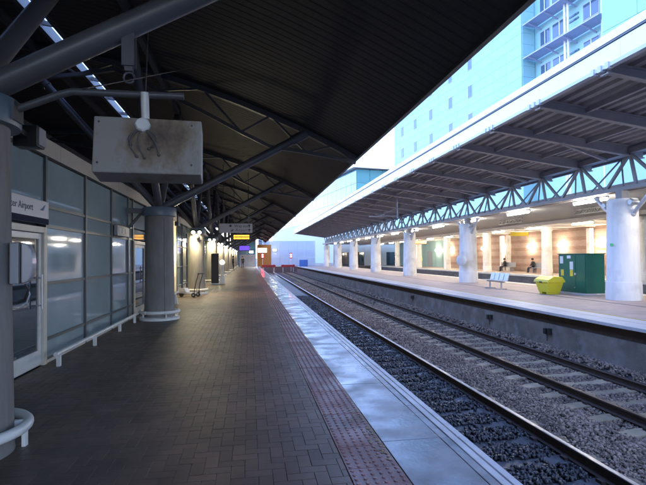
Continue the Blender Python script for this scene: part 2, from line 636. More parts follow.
pm = {2: paver_mesh(0.2, 0.1), 1: paver_mesh(0.1, 0.2)}
rest = MB()
for k, (x0, x1, y0, y1, full, w) in enumerate(rects):
    dz = random.uniform(-0.0012, 0.0008)
    if k in near:
        o = link('paver', pm[w], plat, loc=((x0 + x1) / 2, (y0 + y1) / 2, dz))
        o.rotation_euler = (random.uniform(-1, 1) * 0.004, random.uniform(-1, 1) * 0.004, random.uniform(-1, 1) * 0.006)
    else:
        rest.cbox(x0 + gap, x1 - gap, y0 + gap, y1 - gap, -0.06, dz, 0.0014)
o = rest.build('pavers', PAVER, plat)
o['kind'] = 'stuff'
FARP = brick_mat('far_block_paving', (0.13, 0.085, 0.062), (0.105, 0.07, 0.052), (0.025, 0.022, 0.02), 1.0, 0.2, 0.1, 0.5, 0.1)
MB().box(X_LO, X_HI, PY1 + 0.2, Y1, -0.06, -0.002).build('paving_sheet', FARP, plat)
MB().box(X_LO, X_HI, Y0, PY0 - 0.3, -0.06, -0.002).build('paving_sheet', FARP, plat)

# tactile slabs
TX0, TX1 = 0.7065, 1.106


def tactile_mesh(studs):
    b = MB().cbox(-0.2 + 0.002, 0.2 - 0.002, -0.2 + 0.002, 0.2 - 0.002, -0.06, 0, 0.003)
    if studs:
        for i in range(6):
            for j in range(6):
                cx, cy = -0.1667 + i * 0.0667, -0.1667 + j * 0.0667
                vs = []
                for rr, z in ((0.0165, -0.0002), (0.0125, 0.0052)):
                    for k in range(8):
                        t = k * math.pi / 4
                        vs.append((cx + rr * math.cos(t), cy + rr * math.sin(t), z))
                b.add(vs, [(k, (k + 1) % 8, 8 + (k + 1) % 8, 8 + k) for k in range(8)] + [tuple(range(8, 16))])
    return b.mesh('tactile_slab', TACT)


tm1, tm0 = tactile_mesh(True), tactile_mesh(False)
ty = 2.2
while ty < Y1 - 0.4:
    link('tactile_slab', tm1 if ty < 45 else tm0, plat, loc=((TX0 + TX1) / 2, ty + 0.2, random.uniform(-0.0015, 0.0015)))
    ty += 0.4
MB().box(TX0, TX1, Y0, 2.15, -0.06, 0).build('tactile_strip', TACT, plat)
# worn patches of yellow paint along the seam (flat paint, sheets 4-6 mm above the slab)
yp = MB()
for yy, ln, w in ((4.55, 0.34, 0.10), (4.12, 0.36, 0.12), (3.7, 0.34, 0.12)):
    for q in range(46):
        fx = 1.098 - abs(random.gauss(0, w * 0.55))
        fy = yy + random.gauss(0, ln * 0.32)
        fr = random.uniform(0.004, 0.013)
        pts = []
        for k in range(7):
            t = 2 * math.pi * k / 7
            rr = fr * random.uniform(0.55, 1.2)
            pts.append((min(1.103, fx + rr * math.cos(t)), fy + 1.3 * rr * math.sin(t)))
        zz = 0.0026 + 0.00004 * q
        yp.add([(x, y, zz) for x, y in pts], [tuple(range(7))])
yp.build('yellow_paint_flecks', YPAINT, plat)['kind'] = 'stuff'

# coping slabs, strip and edge stones
cy = 1.6
cm = MB().cbox(1.109, 1.62, -0.448, 0.448, -0.06, 0, 0.003).mesh('coping_slab', COPE)
sm = MB().cbox(1.627, 1.70, -0.448, 0.448, -0.06, -0.001, 0.003).mesh('edging_strip', COPE)
eb = MB()
eb.cbox(1.706, 1.772, -0.4485, 0.4485, -0.12, 0.003, 0.004)
nm_ = MB().cbox(1.778, 1.85, -0.4485, 0.4485, -0.12, 0.003, 0.008).mesh('nosing_stone', EDGE)
em = eb.mesh('edge_stone', EDGE)
while cy < Y1:
    for nm, me in (('coping_slab', cm), ('edging_strip', sm), ('edge_stone', em), ('nosing_stone', nm_)):
        o = link(nm, me, plat, loc=(0, cy, random.uniform(-0.002, 0.002)))
    cy += 0.9
MB().box(1.109, 1.85, Y0, 1.14, -0.12, 0).build('coping_strip', COPE, plat)

# ---- trackbed and ballast
BEDZ = RAILZ - 0.225
m = MB()
nx, ny = 30, 100
xs = np.linspace(1.6, 8.6, nx)
ys = np.linspace(Y0, Y1 + 6, ny)


def bed_z(x, y):
    z = BEDZ + (0.05 if x < 4.1 else (0.022 if x > 5.75 else 0.0))
    if x > 7.75:
        z += min(0.16, (x - 7.75) * 0.5)
    if 4.35 < x < 5.7:
        z += 0.05 * math.sin((x - 4.35) / 1.35 * math.pi)
    return z


vsx = [(x, y, bed_z(x, y) - 0.03) for y in ys for x in xs]
fsx = [(j * nx + i, j * nx + i + 1, (j + 1) * nx + i + 1, (j + 1) * nx + i) for j in range(ny - 1) for i in range(nx - 1)]
bed = struct(m.add(vsx, fsx).build('trackbed', BEDM))
SLP = 0.65


def stones(name, x0, x1, y0, y1, dens, size, matl, parent_label, skip):
    rng = np.random.default_rng(abs(hash((x0, y0))) % 1000 + 3)
    n = int((x1 - x0) * (y1 - y0) * dens)
    px = rng.uniform(x0, x1, n)
    py = rng.uniform(y0, y1, n)
    keep = ~skip(px, py)
    px, py = px[keep], py[keep]
    n = len(px)
    base = np.array([(-1, -1, -1), (1, -1, -1), (1, 1, -1), (-1, 1, -1), (-1, -1, 1), (1, -1, 1), (1, 1, 1), (-1, 1, 1)], float)
    sc = rng.uniform(0.55, 1.25, (n, 1, 3)) * size / 2 * rng.uniform(0.7, 1.2, (n, 1, 1))
    V = base[None] * sc * rng.uniform(0.55, 1.15, (n, 8, 3))
    # random rotations
    q = rng.normal(size=(n, 4))
    q /= np.linalg.norm(q, axis=1, keepdims=True)
    w, x, y, z = q.T
    Rm = np.stack([1 - 2 * (y * y + z * z), 2 * (x * y - w * z), 2 * (x * z + w * y),
                   2 * (x * y + w * z), 1 - 2 * (x * x + z * z), 2 * (y * z - w * x),
                   2 * (x * z - w * y), 2 * (y * z + w * x), 1 - 2 * (x * x + y * y)], 1).reshape(n, 3, 3)
    V = np.einsum('nij,nkj->nki', Rm, V)
    zz = np.array([bed_z(a, b) for a, b in zip(px, py)]) + rng.uniform(-0.016, 0.02, n)
    V += np.stack([px, py, zz], 1)[:, None, :]
    F = np.array([(0, 3, 2, 1), (4, 5, 6, 7), (0, 1, 5, 4), (1, 2, 6, 5), (2, 3, 7, 6), (3, 0, 4, 7)])
    FF = (F[None] + 8 * np.arange(n)[:, None, None]).reshape(-1, 4)
    me = bpy.data.meshes.new(name)
    me.vertices.add(n * 8)
    me.vertices.foreach_set('co', V.reshape(-1))
    nf = len(FF)
    me.loops.add(nf * 4)
    me.loops.foreach_set('vertex_index', FF.reshape(-1).astype(np.int32))
    me.polygons.add(nf)
    me.polygons.foreach_set('loop_start', (np.arange(nf) * 4).astype(np.int32))
    me.update(calc_edges=True)
    me.materials.append(matl)
    o = link(name, me)
    o['kind'] = 'stuff'
    o['label'] = parent_label
    o['category'] = 'ballast'
    return o


def sl_skip(track_c, thin):
    def f(px, py):
        ph = np.mod(py - 0.2, SLP)
        on = (ph > 0.02) & (ph < 0.26) & (np.abs(px - track_c) < 1.25)
        rng = np.random.default_rng(5)
        return on & (rng.uniform(size=len(px)) < thin)
    return f


C1, C2 = 3.37, 6.73


def both_skip(px, py):
    return sl_skip(C2, 0.97)(px, py) | sl_skip(C1, 0.55)(px, py)


stones('ballast', 4.16, 8.25, 4.2, 13, 1150, 0.043, BALL, 'grey ballast stones between the rails and along the island platform, foreground', both_skip)
stones('ballast', 4.16, 8.25, 13, 26, 560, 0.054, BALL, 'grey ballast stones further along the rails, middle distance', both_skip)
stones('ballast', 4.16, 8.25, 26, 50, 140, 0.09, BALL, 'grey ballast stones far down the tracks', both_skip)
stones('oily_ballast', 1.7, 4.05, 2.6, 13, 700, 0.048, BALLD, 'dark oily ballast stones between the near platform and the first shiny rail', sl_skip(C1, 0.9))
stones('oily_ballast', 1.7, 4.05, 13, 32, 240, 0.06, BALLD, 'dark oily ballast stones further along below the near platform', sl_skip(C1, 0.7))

# ---- tracks
RP = [(-0.07, 0), (0.07, 0), (0.07, 0.012), (0.016, 0.03), (0.012, 0.10), (0.036, 0.118), (0.036, 0.142), (0.03, 0.15),
      (-0.03, 0.15), (-0.036, 0.142), (-0.036, 0.118), (-0.012, 0.10), (-0.016, 0.03), (-0.07, 0.012)]
sleep_poly = [(-1.25, -0.12), (1.25, -0.12), (1.25, 0.0), (0.95, 0.03), (0.55, 0.03), (0.35, 0.005), (-0.35, 0.005), (-0.55, 0.03), (-0.95, 0.03), (-1.25, 0.0)]


def track(c, sm_, top, label):
    t = empty('railway_track', (c, 0, RAILZ - 0.19), label, 'track', 'tracks between the platforms')
    for s_ in (-1, 1):
        rb = MB()
        rb.prism([(a + s_ * 0.7525, b + 0.04) for a, b in RP], 'y', Y0, Y1 - 2)
        me = rb.mesh('rail', [RAILS, top])
        for p in me.polygons:
            if p.center.z > 0.18 and abs(p.normal.z) > 0.5 and len(p.vertices) == 4:
                p.material_index = 1
        link('rail', me, t)
    me = MB().prism(sleep_poly, 'y', -0.125, 0.125).mesh('sleeper', sm_)
    clip = MB()
    for s_ in (-1, 1):
        for q in (-1, 1):
            clip.box(s_ * 0.7525 + q * 0.085 - 0.03, s_ * 0.7525 + q * 0.085 + 0.03, -0.05, 0.05, 0.03, 0.065)
    cme = clip.mesh('rail_clip', RAILS)
    y = 0.2 + 0.14 - SLP * 10
    while y < Y1 - 2.3:
        o = link('sleeper', me, t, loc=(random.uniform(-0.02, 0.02), y, random.uniform(-0.006, 0.004)))
        o.rotation_euler.z = random.uniform(-0.01, 0.01)
        if 2 < y < 28:
            c_ = link('rail_clip', cme, o)
            c_['kind'] = 'stuff'
        y += SLP
    return t


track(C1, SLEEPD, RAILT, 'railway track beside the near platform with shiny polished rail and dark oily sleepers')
track(C2, SLEEP, RAILD, 'railway track beside the island platform with brown rails and buff concrete sleepers')

# ---- island platform
m = MB()
m.box(OE + 0.4, 15.45, Y0, Y1 - 2, -1.5, -0.004)
isl = struct(m.build('island_platform', PINK))
MB().box(OE + 0.2, OE + 0.41, Y0, Y1 - 2.2, -0.4, -0.075).build('corbel_course', BROWNB, isl)
MB().box(OE + 0.13, OE + 0.42, Y0, Y1 - 2.4, -1.45, -0.36).build('face_wall', WALLC, isl)
im = MB().cbox(0, 0.58, -0.448, 0.448, -0.075, 0.0, 0.006).mesh('coping_slab', COPEO)
y = 5.0
while y < Y1 - 3:
    link('coping_slab', im, isl, loc=(OE + random.uniform(-0.006, 0.006), y, random.uniform(-0.003, 0.002)))
    y += 0.9
MB().box(OE, OE + 0.58, Y0, 4.54, -0.075, 0).build('coping_strip', COPEO, isl)
MB().box(OE + 0.6, OE + 1.05, Y0, Y1 - 2, -0.01, 0.0005).build('tactile_band', COPEO, isl)
MB().box(OE + 1.06, OE + 1.16, Y0, Y1 - 2, -0.01, 0.002).build('yellow_line', YLINE, isl)
MB().box(11.7, 11.8, Y0, Y1 - 2, -0.01, 0.0015).build('drain_channel', DARKST, isl)
MB().box(14.85, 15.5, Y0, Y1 - 2, -0.12, 0.003).build('coping_strip', COPEO, isl)
MB().box(14.5, 14.6, Y0, Y1 - 2, -0.01, 0.0025).build('yellow_line', YLINE, isl)

# ---- further trackbed and far platform
struct(MB().box(15.4, 22.6, Y0, Y1 + 6, -1.4, -1.12).build('trackbed', BEDM))
fp = struct(MB().box(22.45, 34, Y0, Y1, -1.5, -0.1).build('far_platform', GREYBRICK))
MB().box(22.9, 33.9, Y0, Y1, -0.11, 0).build('paving_sheet', FARPAV, fp)
MB().box(22.35, 22.93, Y0, Y1, -0.14, 0.004).build('coping_strip', COPEO, fp)
MB().box(23.3, 23.4, Y0, Y1, -0.01, 0.004).build('yellow_line', YLINE, fp)

# ---- concourse ground beyond the buffer stops
struct(MB().box(-3.35, 34, Y1, Y1 + 40, -1.5, -0.05).build('concourse_floor', FARPAV))

# ================================================================ LEFT CANOPY


def roofz(x):
    uu = x + 4.1
    return 6.83 - 0.1598 * uu - 0.02626 * uu * uu


COLX = -2.3
COLY = [4.15 + 8.5 * k for k in range(-1, 10)]
can = empty('platform_canopy', (-8, Y0, 0), 'dark curved corrugated canopy roof over the near platform', 'canopy')
can_inv = Vector((8, -Y0, 0))


def cpart(mb, name, mats, smooth=False, parent=None):
    mb.v = [(v[0] + 8, v[1] - Y0, v[2]) for v in mb.v]
    return mb.build(name, mats, parent or can, smooth)


def deck_strip(xa, xb, nseg):
    b = MB()
    xs_ = [xa + (xb - xa) * i / nseg for i in range(nseg + 1)]
    prof = []
    y = Y0
    per = 0.2
    while y < Y1 + 2:
        prof += [(y, 0), (y + 0.11, 0), (y + 0.125, 0.007), (y + 0.185, 0.007)]
        y += per
    prof.append((y, 0))
    k = len(prof)
    vs = [(x, py, roofz(x) + pz) for x in xs_ for py, pz in prof]
    fs = [(i * k + j, (i + 1) * k + j, (i + 1) * k + j + 1, i * k + j + 1) for i in range(nseg) for j in range(k - 1)]
    # weather skin above
    top = [(x, yy, roofz(x) + 0.2) for x in xs_ for yy in (Y0, Y1 + 2)]
    b.add(vs, fs)
    b.add(top, [(2 * i, 2 * i + 1, 2 * i + 3, 2 * i + 2) for i in range(nseg)])
    return b


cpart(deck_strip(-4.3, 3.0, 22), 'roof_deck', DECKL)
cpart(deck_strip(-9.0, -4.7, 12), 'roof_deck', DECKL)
# edge trim
cpart(MB().box(2.98, 3.06, Y0, Y1 + 2, roofz(3) - 0.06, roofz(3) + 0.24), 'edge_trim', DARKST)
# skylight strips: dirty glazing bars and panes
for xa, xb in ((-4.7, -4.3),):
    y = Y0
    bars = MB()
    while y < Y1:
        bars.bar((xa, y, roofz(xa) + 0.1), (xb, y, roofz(xb) + 0.1), 0.06, 0.1)
        y += 1.7
    for x in (xa, xb):
        bars.box(x - 0.05, x + 0.05, Y0, Y1 + 2, roofz(x) - 0.05, roofz(x) + 0.22)
    cpart(bars, 'skylight_bars', DARKST)

for yc in COLY:
    if yc < -6:
        continue
    T = empty('truss', (8 + COLX, yc - Y0, 5.5))
    T.parent = can
    xsn = [-8.4, -7.2, -6.2, -5.2, -4.3, -3.4, -2.3, -1.2, -0.2, 0.6, 1.56, 2.3, 2.95]
    dep = [0.35, 0.55, 0.7, 0.75, 0.5, 0.16, 0.4, 0.6, 0.78, 0.85, 0.55, 0.32, 0.12]

    def tl(p):
        return (p[0] - COLX, p[1] - yc, p[2] - 5.5)
    top = [(x, yc, roofz(x) - 0.08) for x in xsn]
    bot = [(x, yc, roofz(x) - 0.08 - d) for x, d in zip(xsn, dep)]
    tb = MB()
    for a, b in zip(top[:-1], top[1:]):
        tb.bar(tl(a), tl(b), 0.12, 0.14)
    tb.build('top_chord', DARKST, T)
    tb = MB()
    for a, b in zip(bot[:-1], bot[1:]):
        tb.bar(tl(a), tl(b), 0.09, 0.09)
    tb.build('bottom_chord', DARKST, T)
    for i in range(len(xsn) - 1):
        tb = MB()
        if i % 2 == 0:
            tb.bar(tl(bot[i]), tl(top[i + 1]), 0.055)
        else:
            tb.bar(tl(top[i]), tl(bot[i + 1]), 0.055)
        tb.build('web_bar', DARKST, T)
    # raking struts from the column head
    hx = (COLX, yc, 2.84)
    for q, r_ in (((1.56, yc, roofz(1.56) - 0.12), 0.105), ((-5.3, yc, roofz(-5.3) - 0.7), 0.09),
                  ((COLX, yc + 3.3, roofz(COLX) - 0.1), 0.095), ((COLX, yc - 3.3, roofz(COLX) - 0.1), 0.095)):
        sb = MB().tube([hx, q], r_, 14)
        d = (Vector(q) - Vector(hx)).normalized()
        e1 = Vector(q) - d * 0.45
        sb.tube([e1, Vector(q)], r_ * 1.25, 14)
        cpart(sb, 'raking_strut', STRUTP, True)
hk = MB().box(-1.05, -0.95, 4.1, 4.12, 3.2, 3.5)
hk.box(-1.05, -0.95, 4.18, 4.2, 3.2, 3.5)
hk.box(-1.03, -0.97, 4.121, 4.179, 3.16, 3.24)
cpart(hk, 'strut_clamp', STRUTP)
cpart(MB().tube([(-1.0 + 0.045 * math.cos(t * math.pi / 6), 4.15, 3.11 + 0.045 * math.sin(t * math.pi / 6)) for t in range(12)], 0.009, 8), 'ring', STRUTP, True)
# longitudinal members
for x in (COLX, -5.3):
    cpart(MB().box(x - 0.06, x + 0.06, Y0, Y1 + 2, roofz(x) - 0.17, roofz(x) - 0.01), 'purlin', DARKST)
# hanging ties (thin rods)
cpart(MB().tube([(-0.9, 11.0, roofz(-0.9)), (-1.35, 4.1, 2.98)], 0.006, 6), 'tie_rod', DARKST)
cpart(MB().tube([(-1.2, 6.2, roofz(-1.2)), (-0.86, 4.12, 2.98)], 0.006, 6), 'tie_rod', DARKST)

# ================================================================ LEFT BUILDING
bld = empty('station_building', (-3.05, Y0, 0), 'long glazed station building with grey green glass panels beside the near platform', 'building')


def bpart(mb, name, mats, parent=None, bevel=0):
    mb.v = [(v[0] + 3.05, v[1] - Y0, v[2]) for v in mb.v]
    return mb.build(name, mats, parent or bld, bevel=bevel)


WX = -3.05
bpart(MB().box(-8.5, WX - 0.12, Y0, Y1, -0.06, 3.28), 'wall', mat('building_core', (0.2, 0.2, 0.2), 0.8))
bpart(MB().box(-9.2, -8.6, Y0, Y1, -0.06, 7.2), 'light_block_wall', mat('light_block_wall', (0.25, 0.24, 0.23), 0.8, var=0.15))  # added wall closing the back, keeps daylight out from under the canopy
# fascia boards
fy = Y0
while fy < Y1:
    fe = min(fy + 1.7, Y1)
    bpart(MB().box(WX - 0.11, WX + 0.04, fy + 0.004, fe - 0.004, 3.14, 3.40), 'fascia_board', FASCL)
    fy += 1.7
# glazing grid
MY = [-14 + 1.68 * k for k in range(0, 12)]
MY = [y for y in MY if y < 5.6] + [6.05, 7.62, 9.36, 11.04, 12.5, 12.98, 14.55, 16.2]
LEVEL = [0.05, 0.355, 1.2, 2.075, 2.375, 3.13]
doors = [(6.05, 7.62), (12.98, 14.55)]
g2 = [20.6 + 1.7 * k for k in range(0, 3)] + [26.2 + 1.7 * k for k in range(0, 34)]


def pane_col(ya, yb, levels):
    for a, b in zip(levels[:-1], levels[1:]):
        bpart(MB().box(WX - 0.08, WX - 0.012 + random.uniform(-0.002, 0.002), ya + 0.03, yb - 0.03, a + 0.025, b - 0.025), 'pane', PANE)


for a, b in zip(MY[:-1], MY[1:]):
    isdoor = any(abs(a - d[0]) < 0.01 for d in doors)
    pane_col(a, b, [2.075, 2.375, 3.13] if isdoor else LEVEL)
    if not isdoor:
        for z in LEVEL[:-1]:
            bpart(MB().box(WX - 0.1, WX + 0.012, a + 0.027, b - 0.027, z - 0.024, z + 0.024), 'transom', MULL)
for y in MY:
    if y > 5:
        bpart(MB().box(WX - 0.11, WX + 0.025, y - 0.026, y + 0.026, 0.0, 3.138), 'mullion', MULL)
bpart(MB().box(WX - 0.1, WX + 0.02, 7.65, 12.95, 0.0, 0.045), 'plinth_strip', WHITEP)
# doors: white frame, dark glass leaf
for da, db in doors:
    D = empty('door', (WX + 3.05, da - Y0, 0))
    D.parent = bld

    def dl(mb):
        mb.v = [(v[0] - WX, v[1] - da, v[2]) for v in mb.v]
        return mb
    dl(MB().box(WX - 0.06, WX + 0.045, db - 0.13, db - 0.028, 0, 2.05)).build('frame_post', CREAMP, D, bevel=0.004)
    dl(MB().box(WX - 0.06, WX + 0.045, da + 0.028, da + 0.12, 0, 2.05)).build('frame_post', CREAMP, D, bevel=0.004)
    dl(MB().box(WX - 0.06, WX + 0.043, da + 0.121, db - 0.131, 1.96, 2.05)).build('frame_head', CREAMP, D, bevel=0.004)
    dl(MB().box(WX - 0.04, WX + 0.01, da + 0.13, da + 0.21, 0.02, 1.95)).build('stile', WHITEP, D)
    dl(MB().box(WX - 0.04, WX + 0.01, db - 0.22, db - 0.14, 0.02, 1.95)).build('stile', WHITEP, D)
    dl(MB().box(WX - 0.04, WX + 0.008, da + 0.212, db - 0.222, 0.02, 0.24)).build('kick_panel', WHITEP, D)
    dl(MB().box(WX - 0.04, WX + 0.008, da + 0.212, db - 0.222, 1.87, 1.95)).build('top_rail', WHITEP, D)
    dl(MB().box(WX - 0.03, WX - 0.01, da + 0.215, db - 0.225, 0.241, 1.869)).build('glass', PANED, D)
    dl(MB().tube([(WX + 0.07, db - 0.27, 0.85), (WX + 0.07, db - 0.27, 1.35)], 0.014, 8)
       .tube([(WX + 0.0, db - 0.27, 0.9), (WX + 0.07, db - 0.27, 0.9)], 0.01, 6)
       .tube([(WX + 0.0, db - 0.27, 1.3), (WX + 0.07, db - 0.27, 1.3)], 0.01, 6)).build('handle', LGREY, D)
# cream wall bays with lit poster cases, then more glazing
bpart(MB().box(WX - 0.11, WX - 0.005, 16.23, 20.55, 0, 3.13), 'cream_panel', CREAMW)
for y in (16.8, 18.0, 19.2):
    P = bpart(MB().box(WX - 0.004, WX + 0.03, y, y + 0.85, 0.75, 1.95), 'poster_case', LGREY, bevel=0.006)
    bpart(MB().box(WX + 0.031, WX + 0.034, y + 0.06, y + 0.79, 0.81, 1.89), 'poster_sheet', PAPER)
for a, b in zip(g2[:-1], g2[1:]):
    if 24.1 < b < 26.5 and a < 25.0:
        continue
    pane_col(a, b, LEVEL)
    for z in LEVEL[:-1]:
        bpart(MB().box(WX - 0.1, WX + 0.012, a + 0.027, b - 0.027, z - 0.024, z + 0.024), 'transom', MULL)
for y in g2:
    bpart(MB().box(WX - 0.11, WX + 0.025, y - 0.026, y + 0.026, 0.0, 3.138), 'mullion', MULL)
bpart(MB().box(WX - 0.11, WX - 0.005, 24.1, 26.1, 0, 3.13), 'cream_panel', CREAMW)

# ================================================================ LEFT COLUMNS
shaft_me = MB().lathe([(0.385, 0), (0.38, 0.02), (0.36, 1.2), (0.345, 2.60), (0.345, 2.66)], n=48).mesh('shaft', CONC, True)
collar_me = MB().lathe([(0.36, 2.66), (0.42, 2.665), (0.425, 2.69), (0.425, 2.86), (0.41, 2.885), (0.2, 2.9)], n=48).mesh('collar', COLLAR, True)
seam_me = MB().prism([(0.36, 0.05), (0.383, 0.05), (0.3615, 1.2), (0.3475, 2.58), (0.33, 2.58)], 'y', -0.007, 0.007).mesh('seam_strip', mat('seam_sealant', (0.12, 0.11, 0.1), 0.8))


def hoop_mesh():
    b = MB()
    rr = 0.475
    for a0, a1 in ((-158, 12), (22, 196)):
        pts = []
        for k in range(25):
            t = R(a0 + (a1 - a0) * k / 24)
            pts.append((rr * math.cos(t), rr * math.sin(t), 0.2))
        b.tube(pts, 0.043, 12)
    return b.mesh('kick_rail', WHITEP, True)


def brk_mesh():
    b = MB()
    for t in (-140, -60, 20, 100):
        c, s_ = math.cos(R(t)), math.sin(R(t))
        b.bar((0.36 * c, 0.36 * s_, 0.2), (0.45 * c, 0.45 * s_, 0.2), 0.03, 0.05)
        b.bar((0.45 * c, 0.45 * s_, 0.17), (0.45 * c, 0.45 * s_, 0.0), 0.05, 0.03)
    return b.mesh('rail_bracket', WHITEP)


hoop_me, brk_me = hoop_mesh(), brk_mesh()
base_me = MB().lathe([(0.5, 0.0), (0.5, 0.05), (0.47, 0.07), (0.38, 0.075)], n=40).mesh('base_ring', WHITEP, True)
for k, yc in enumerate([y for y in COLY if y > 0]):
    c = empty('concrete_column', (COLX, yc, 0), None)
    lab = ('grey concrete column at the left frame edge carrying a phone box and monitor arm' if k == 0 else
           ORD[k] + ' grey concrete column from the camera along the near platform')
    tag(c, lab, 'column', 'round concrete columns along the near platform')
    link('shaft', shaft_me, c)
    link('collar', collar_me, c)
    o = link('seam_strip', seam_me, c)
    o.rotation_euler.z = R(-62)
    o = link('kick_rail', hoop_me, c)
    o.rotation_euler.z = R(-60 if k == 0 else 40 * k)
    link('rail_bracket', brk_me, c)
    if k > 0:
        link('base_ring', base_me, c)

# floodlights on columns from the second one on
for k, yc in enumerate([y for y in COLY if y > 0]):
    if k < 2:
        continue
    L = empty('column_floodlight', (COLX, yc - 0.36, 2.78), ORD[k - 2] + ' lit warm floodlight pair along the near platform columns', 'lamp', 'floodlights on the near platform columns')
    MB().box(-0.2, 0.3, -0.16, 0.0, -0.04, 0.0).build('bracket', BLACK, L)
    for x in (-0.06, 0.2):
        h = MB().tube([(x, -0.1, -0.02), (x, -0.2, -0.1)], 0.07, 12, r2=0.085).build('housing', BLACK, L)
        hb = MB().tube([(x, -0.203, -0.1024), (x, -0.215, -0.112)], 0.07, 14).build('lens', WARM if x < 0 else WHITEL, L)
    ld = bpy.data.lights.new('floodlight_beam', 'SPOT')
    ld.energy = 40
    ld.color = (1.0, 0.84, 0.52)
    ld.spot_size = R(150)
    ld.spot_blend = 0.6
    ld.shadow_soft_size = 0.08
    lo = bpy.data.objects.new('floodlight_beam', ld)
    COL.objects.link(lo)
    lo.parent = L
    lo.location = (0.05, -0.3, -0.16)
    lo.rotation_euler = (R(12), 0, 0)

# ================================================================ ISLAND CANOPY
FX = 7.8
FZ0, FZ1 = 5.68, 6.17
GX = 13.0
GB, GT = 3.83, 5.08
ic = empty('island_canopy', (GX, 0, 3.7), 'grey steel canopy with white fascia and lattice girder over the island platform', 'canopy')


def ipart(mb, name, mats, parent=None, smooth=False):
    mb.v = [(v[0] - GX, v[1], v[2] - 3.7) for v in mb.v]
    return mb.build(name, mats, parent or ic, smooth)


IY0, IY1 = -6.0, 82.0
# fascia: white panels 4.9 m long, with joint lines
y = IY0
while y < IY1:
    ye = min(y + 4.9, IY1)
    ipart(MB().box(FX, FX + 0.06, y + 0.004, ye - 0.004, FZ0 + 0.10, FZ1), 'fascia_panel', FASC)
    y += 4.9
ipart(MB().box(FX - 0.035, FX + 0.3, IY0, IY1, FZ1 + 0.012, FZ1 + 0.045), 'cap_flashing', LINE)
ipart(MB().box(FX - 0.05, FX + 0.32, IY0, IY1, FZ1 + 0.05, FZ1 + 0.24), 'parapet', FASC)
ipart(MB().box(FX - 0.03, FX + 0.12, IY0, IY1, FZ0, FZ0 + 0.085), 'gutter', GUTT)


def icz(x):
    return 5.9 + (x - FX) * (GT + 0.25 - 5.9) / (GX - FX)


# deck: ribs run along the platform
b = MB()
prof = []
x = FX + 0.1
while x < GX + 1.0:
    prof += [(x, 0), (x + 0.13, 0), (x + 0.17, 0.075), (x + 0.29, 0.075)]
    x += 0.33
vs_, fs_ = [], []
k = len(prof)
for yy in (IY0, IY1):
    for px, pz in prof:
        vs_.append((px, yy, icz(px) + pz))
fs_ = [(j, j + 1, k + j + 1, k + j) for j in range(k - 1)]
b.add(vs_, fs_)
b.add([(FX + 0.05, IY0, icz(FX) + 0.3), (GX + 1.1, IY0, icz(GX + 1.1) + 0.3), (GX + 1.1, IY1, icz(GX + 1.1) + 0.3), (FX + 0.05, IY1, icz(FX) + 0.3)], [(0, 1, 2, 3)])
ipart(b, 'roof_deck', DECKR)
# transverse tapering beams every 2.45 m
BY = [10.5 - 1.24 + 2.45 * j for j in range(-5, 30)]


def beam_mesh():
    b = MB()
    z0, z1 = icz(FX + 0.15) - 0.01, icz(GX + 0.5) - 0.01
    d0, d1 = 0.2, 0.34
    for zc0, zc1, w, th in ((z0, z1, 0.16, 0.025), (z0 - d0, z1 - d1, 0.16, 0.03)):
        b.bar((FX + 0.15, 0, zc0 - th / 2), (GX + 0.5, 0, zc1 - th / 2), w, th)
    vs = []
    for yy in (-0.012, 0.012):
        vs += [(FX + 0.15, yy, z0 - 0.02), (GX + 0.5, yy, z1 - 0.02), (GX + 0.5, yy, z1 - d1 - 0.02), (FX + 0.15, yy, z0 - d0 - 0.02)]
    b.add(vs, [(0, 1, 2, 3), (7, 6, 5, 4), (0, 4, 5, 1), (1, 5, 6, 2), (2, 6, 7, 3), (3, 7, 4, 0)])
    b.box(FX + 0.08, FX + 0.16, -0.12, 0.12, icz(FX) - 0.3, icz(FX) + 0.02)
    b.v = [(v[0] - GX, v[1], v[2] - 3.7) for v in b.v]
    return b.mesh('beam', GREYP)


bme = beam_mesh()
gb = MB()
for i in range(3):
    gb.box(FX - 0.06 - GX, FX + 0.06 - GX, -0.28 + i * 0.22, -0.18 + i * 0.22, FZ0 - 0.03 - 3.7, FZ0 + 0.11 - 3.7)
gme = gb.mesh('gutter_clip', GUTT)
for y in BY:
    link('beam', bme, ic, loc=(0, y, 0))
    link('gutter_clip', gme, ic, loc=(0, y, 0))['kind'] = 'stuff'
# eaves purlin and plan braces
ipart(MB().box(9.35, 9.45, IY0, IY1, icz(9.4) - 0.16, icz(9.4) - 0.005), 'purlin', GREYP)
ipart(MB().box(11.3, 11.4, IY0, IY1, icz(11.35) - 0.16, icz(11.35) - 0.005), 'purlin', GREYP)
for j in range(3, len(BY) - 1, 2):
    ipart(MB().bar((10.4, BY[j], icz(10.4) - 0.28), (GX - 0.06, BY[j] + 1.0, GT - 0.05), 0.09), 'brace', GREYP)

# lattice girder in bays
colsd = [16.4, 28.0, 38.2, 48.4, 58.6, 68.8, 79.0]
ICY = [(d - GX * math.sin(YAW)) / math.cos(YAW) for d in colsd]
girder = empty('lattice_girder', (0, 0, 0))
girder.parent = ic


def gpart(mb, name, mats, smooth=False):
    mb.v = [(v[0] - GX, v[1], v[2] - 3.7) for v in mb.v]
    return mb.build(name, mats, girder, smooth)


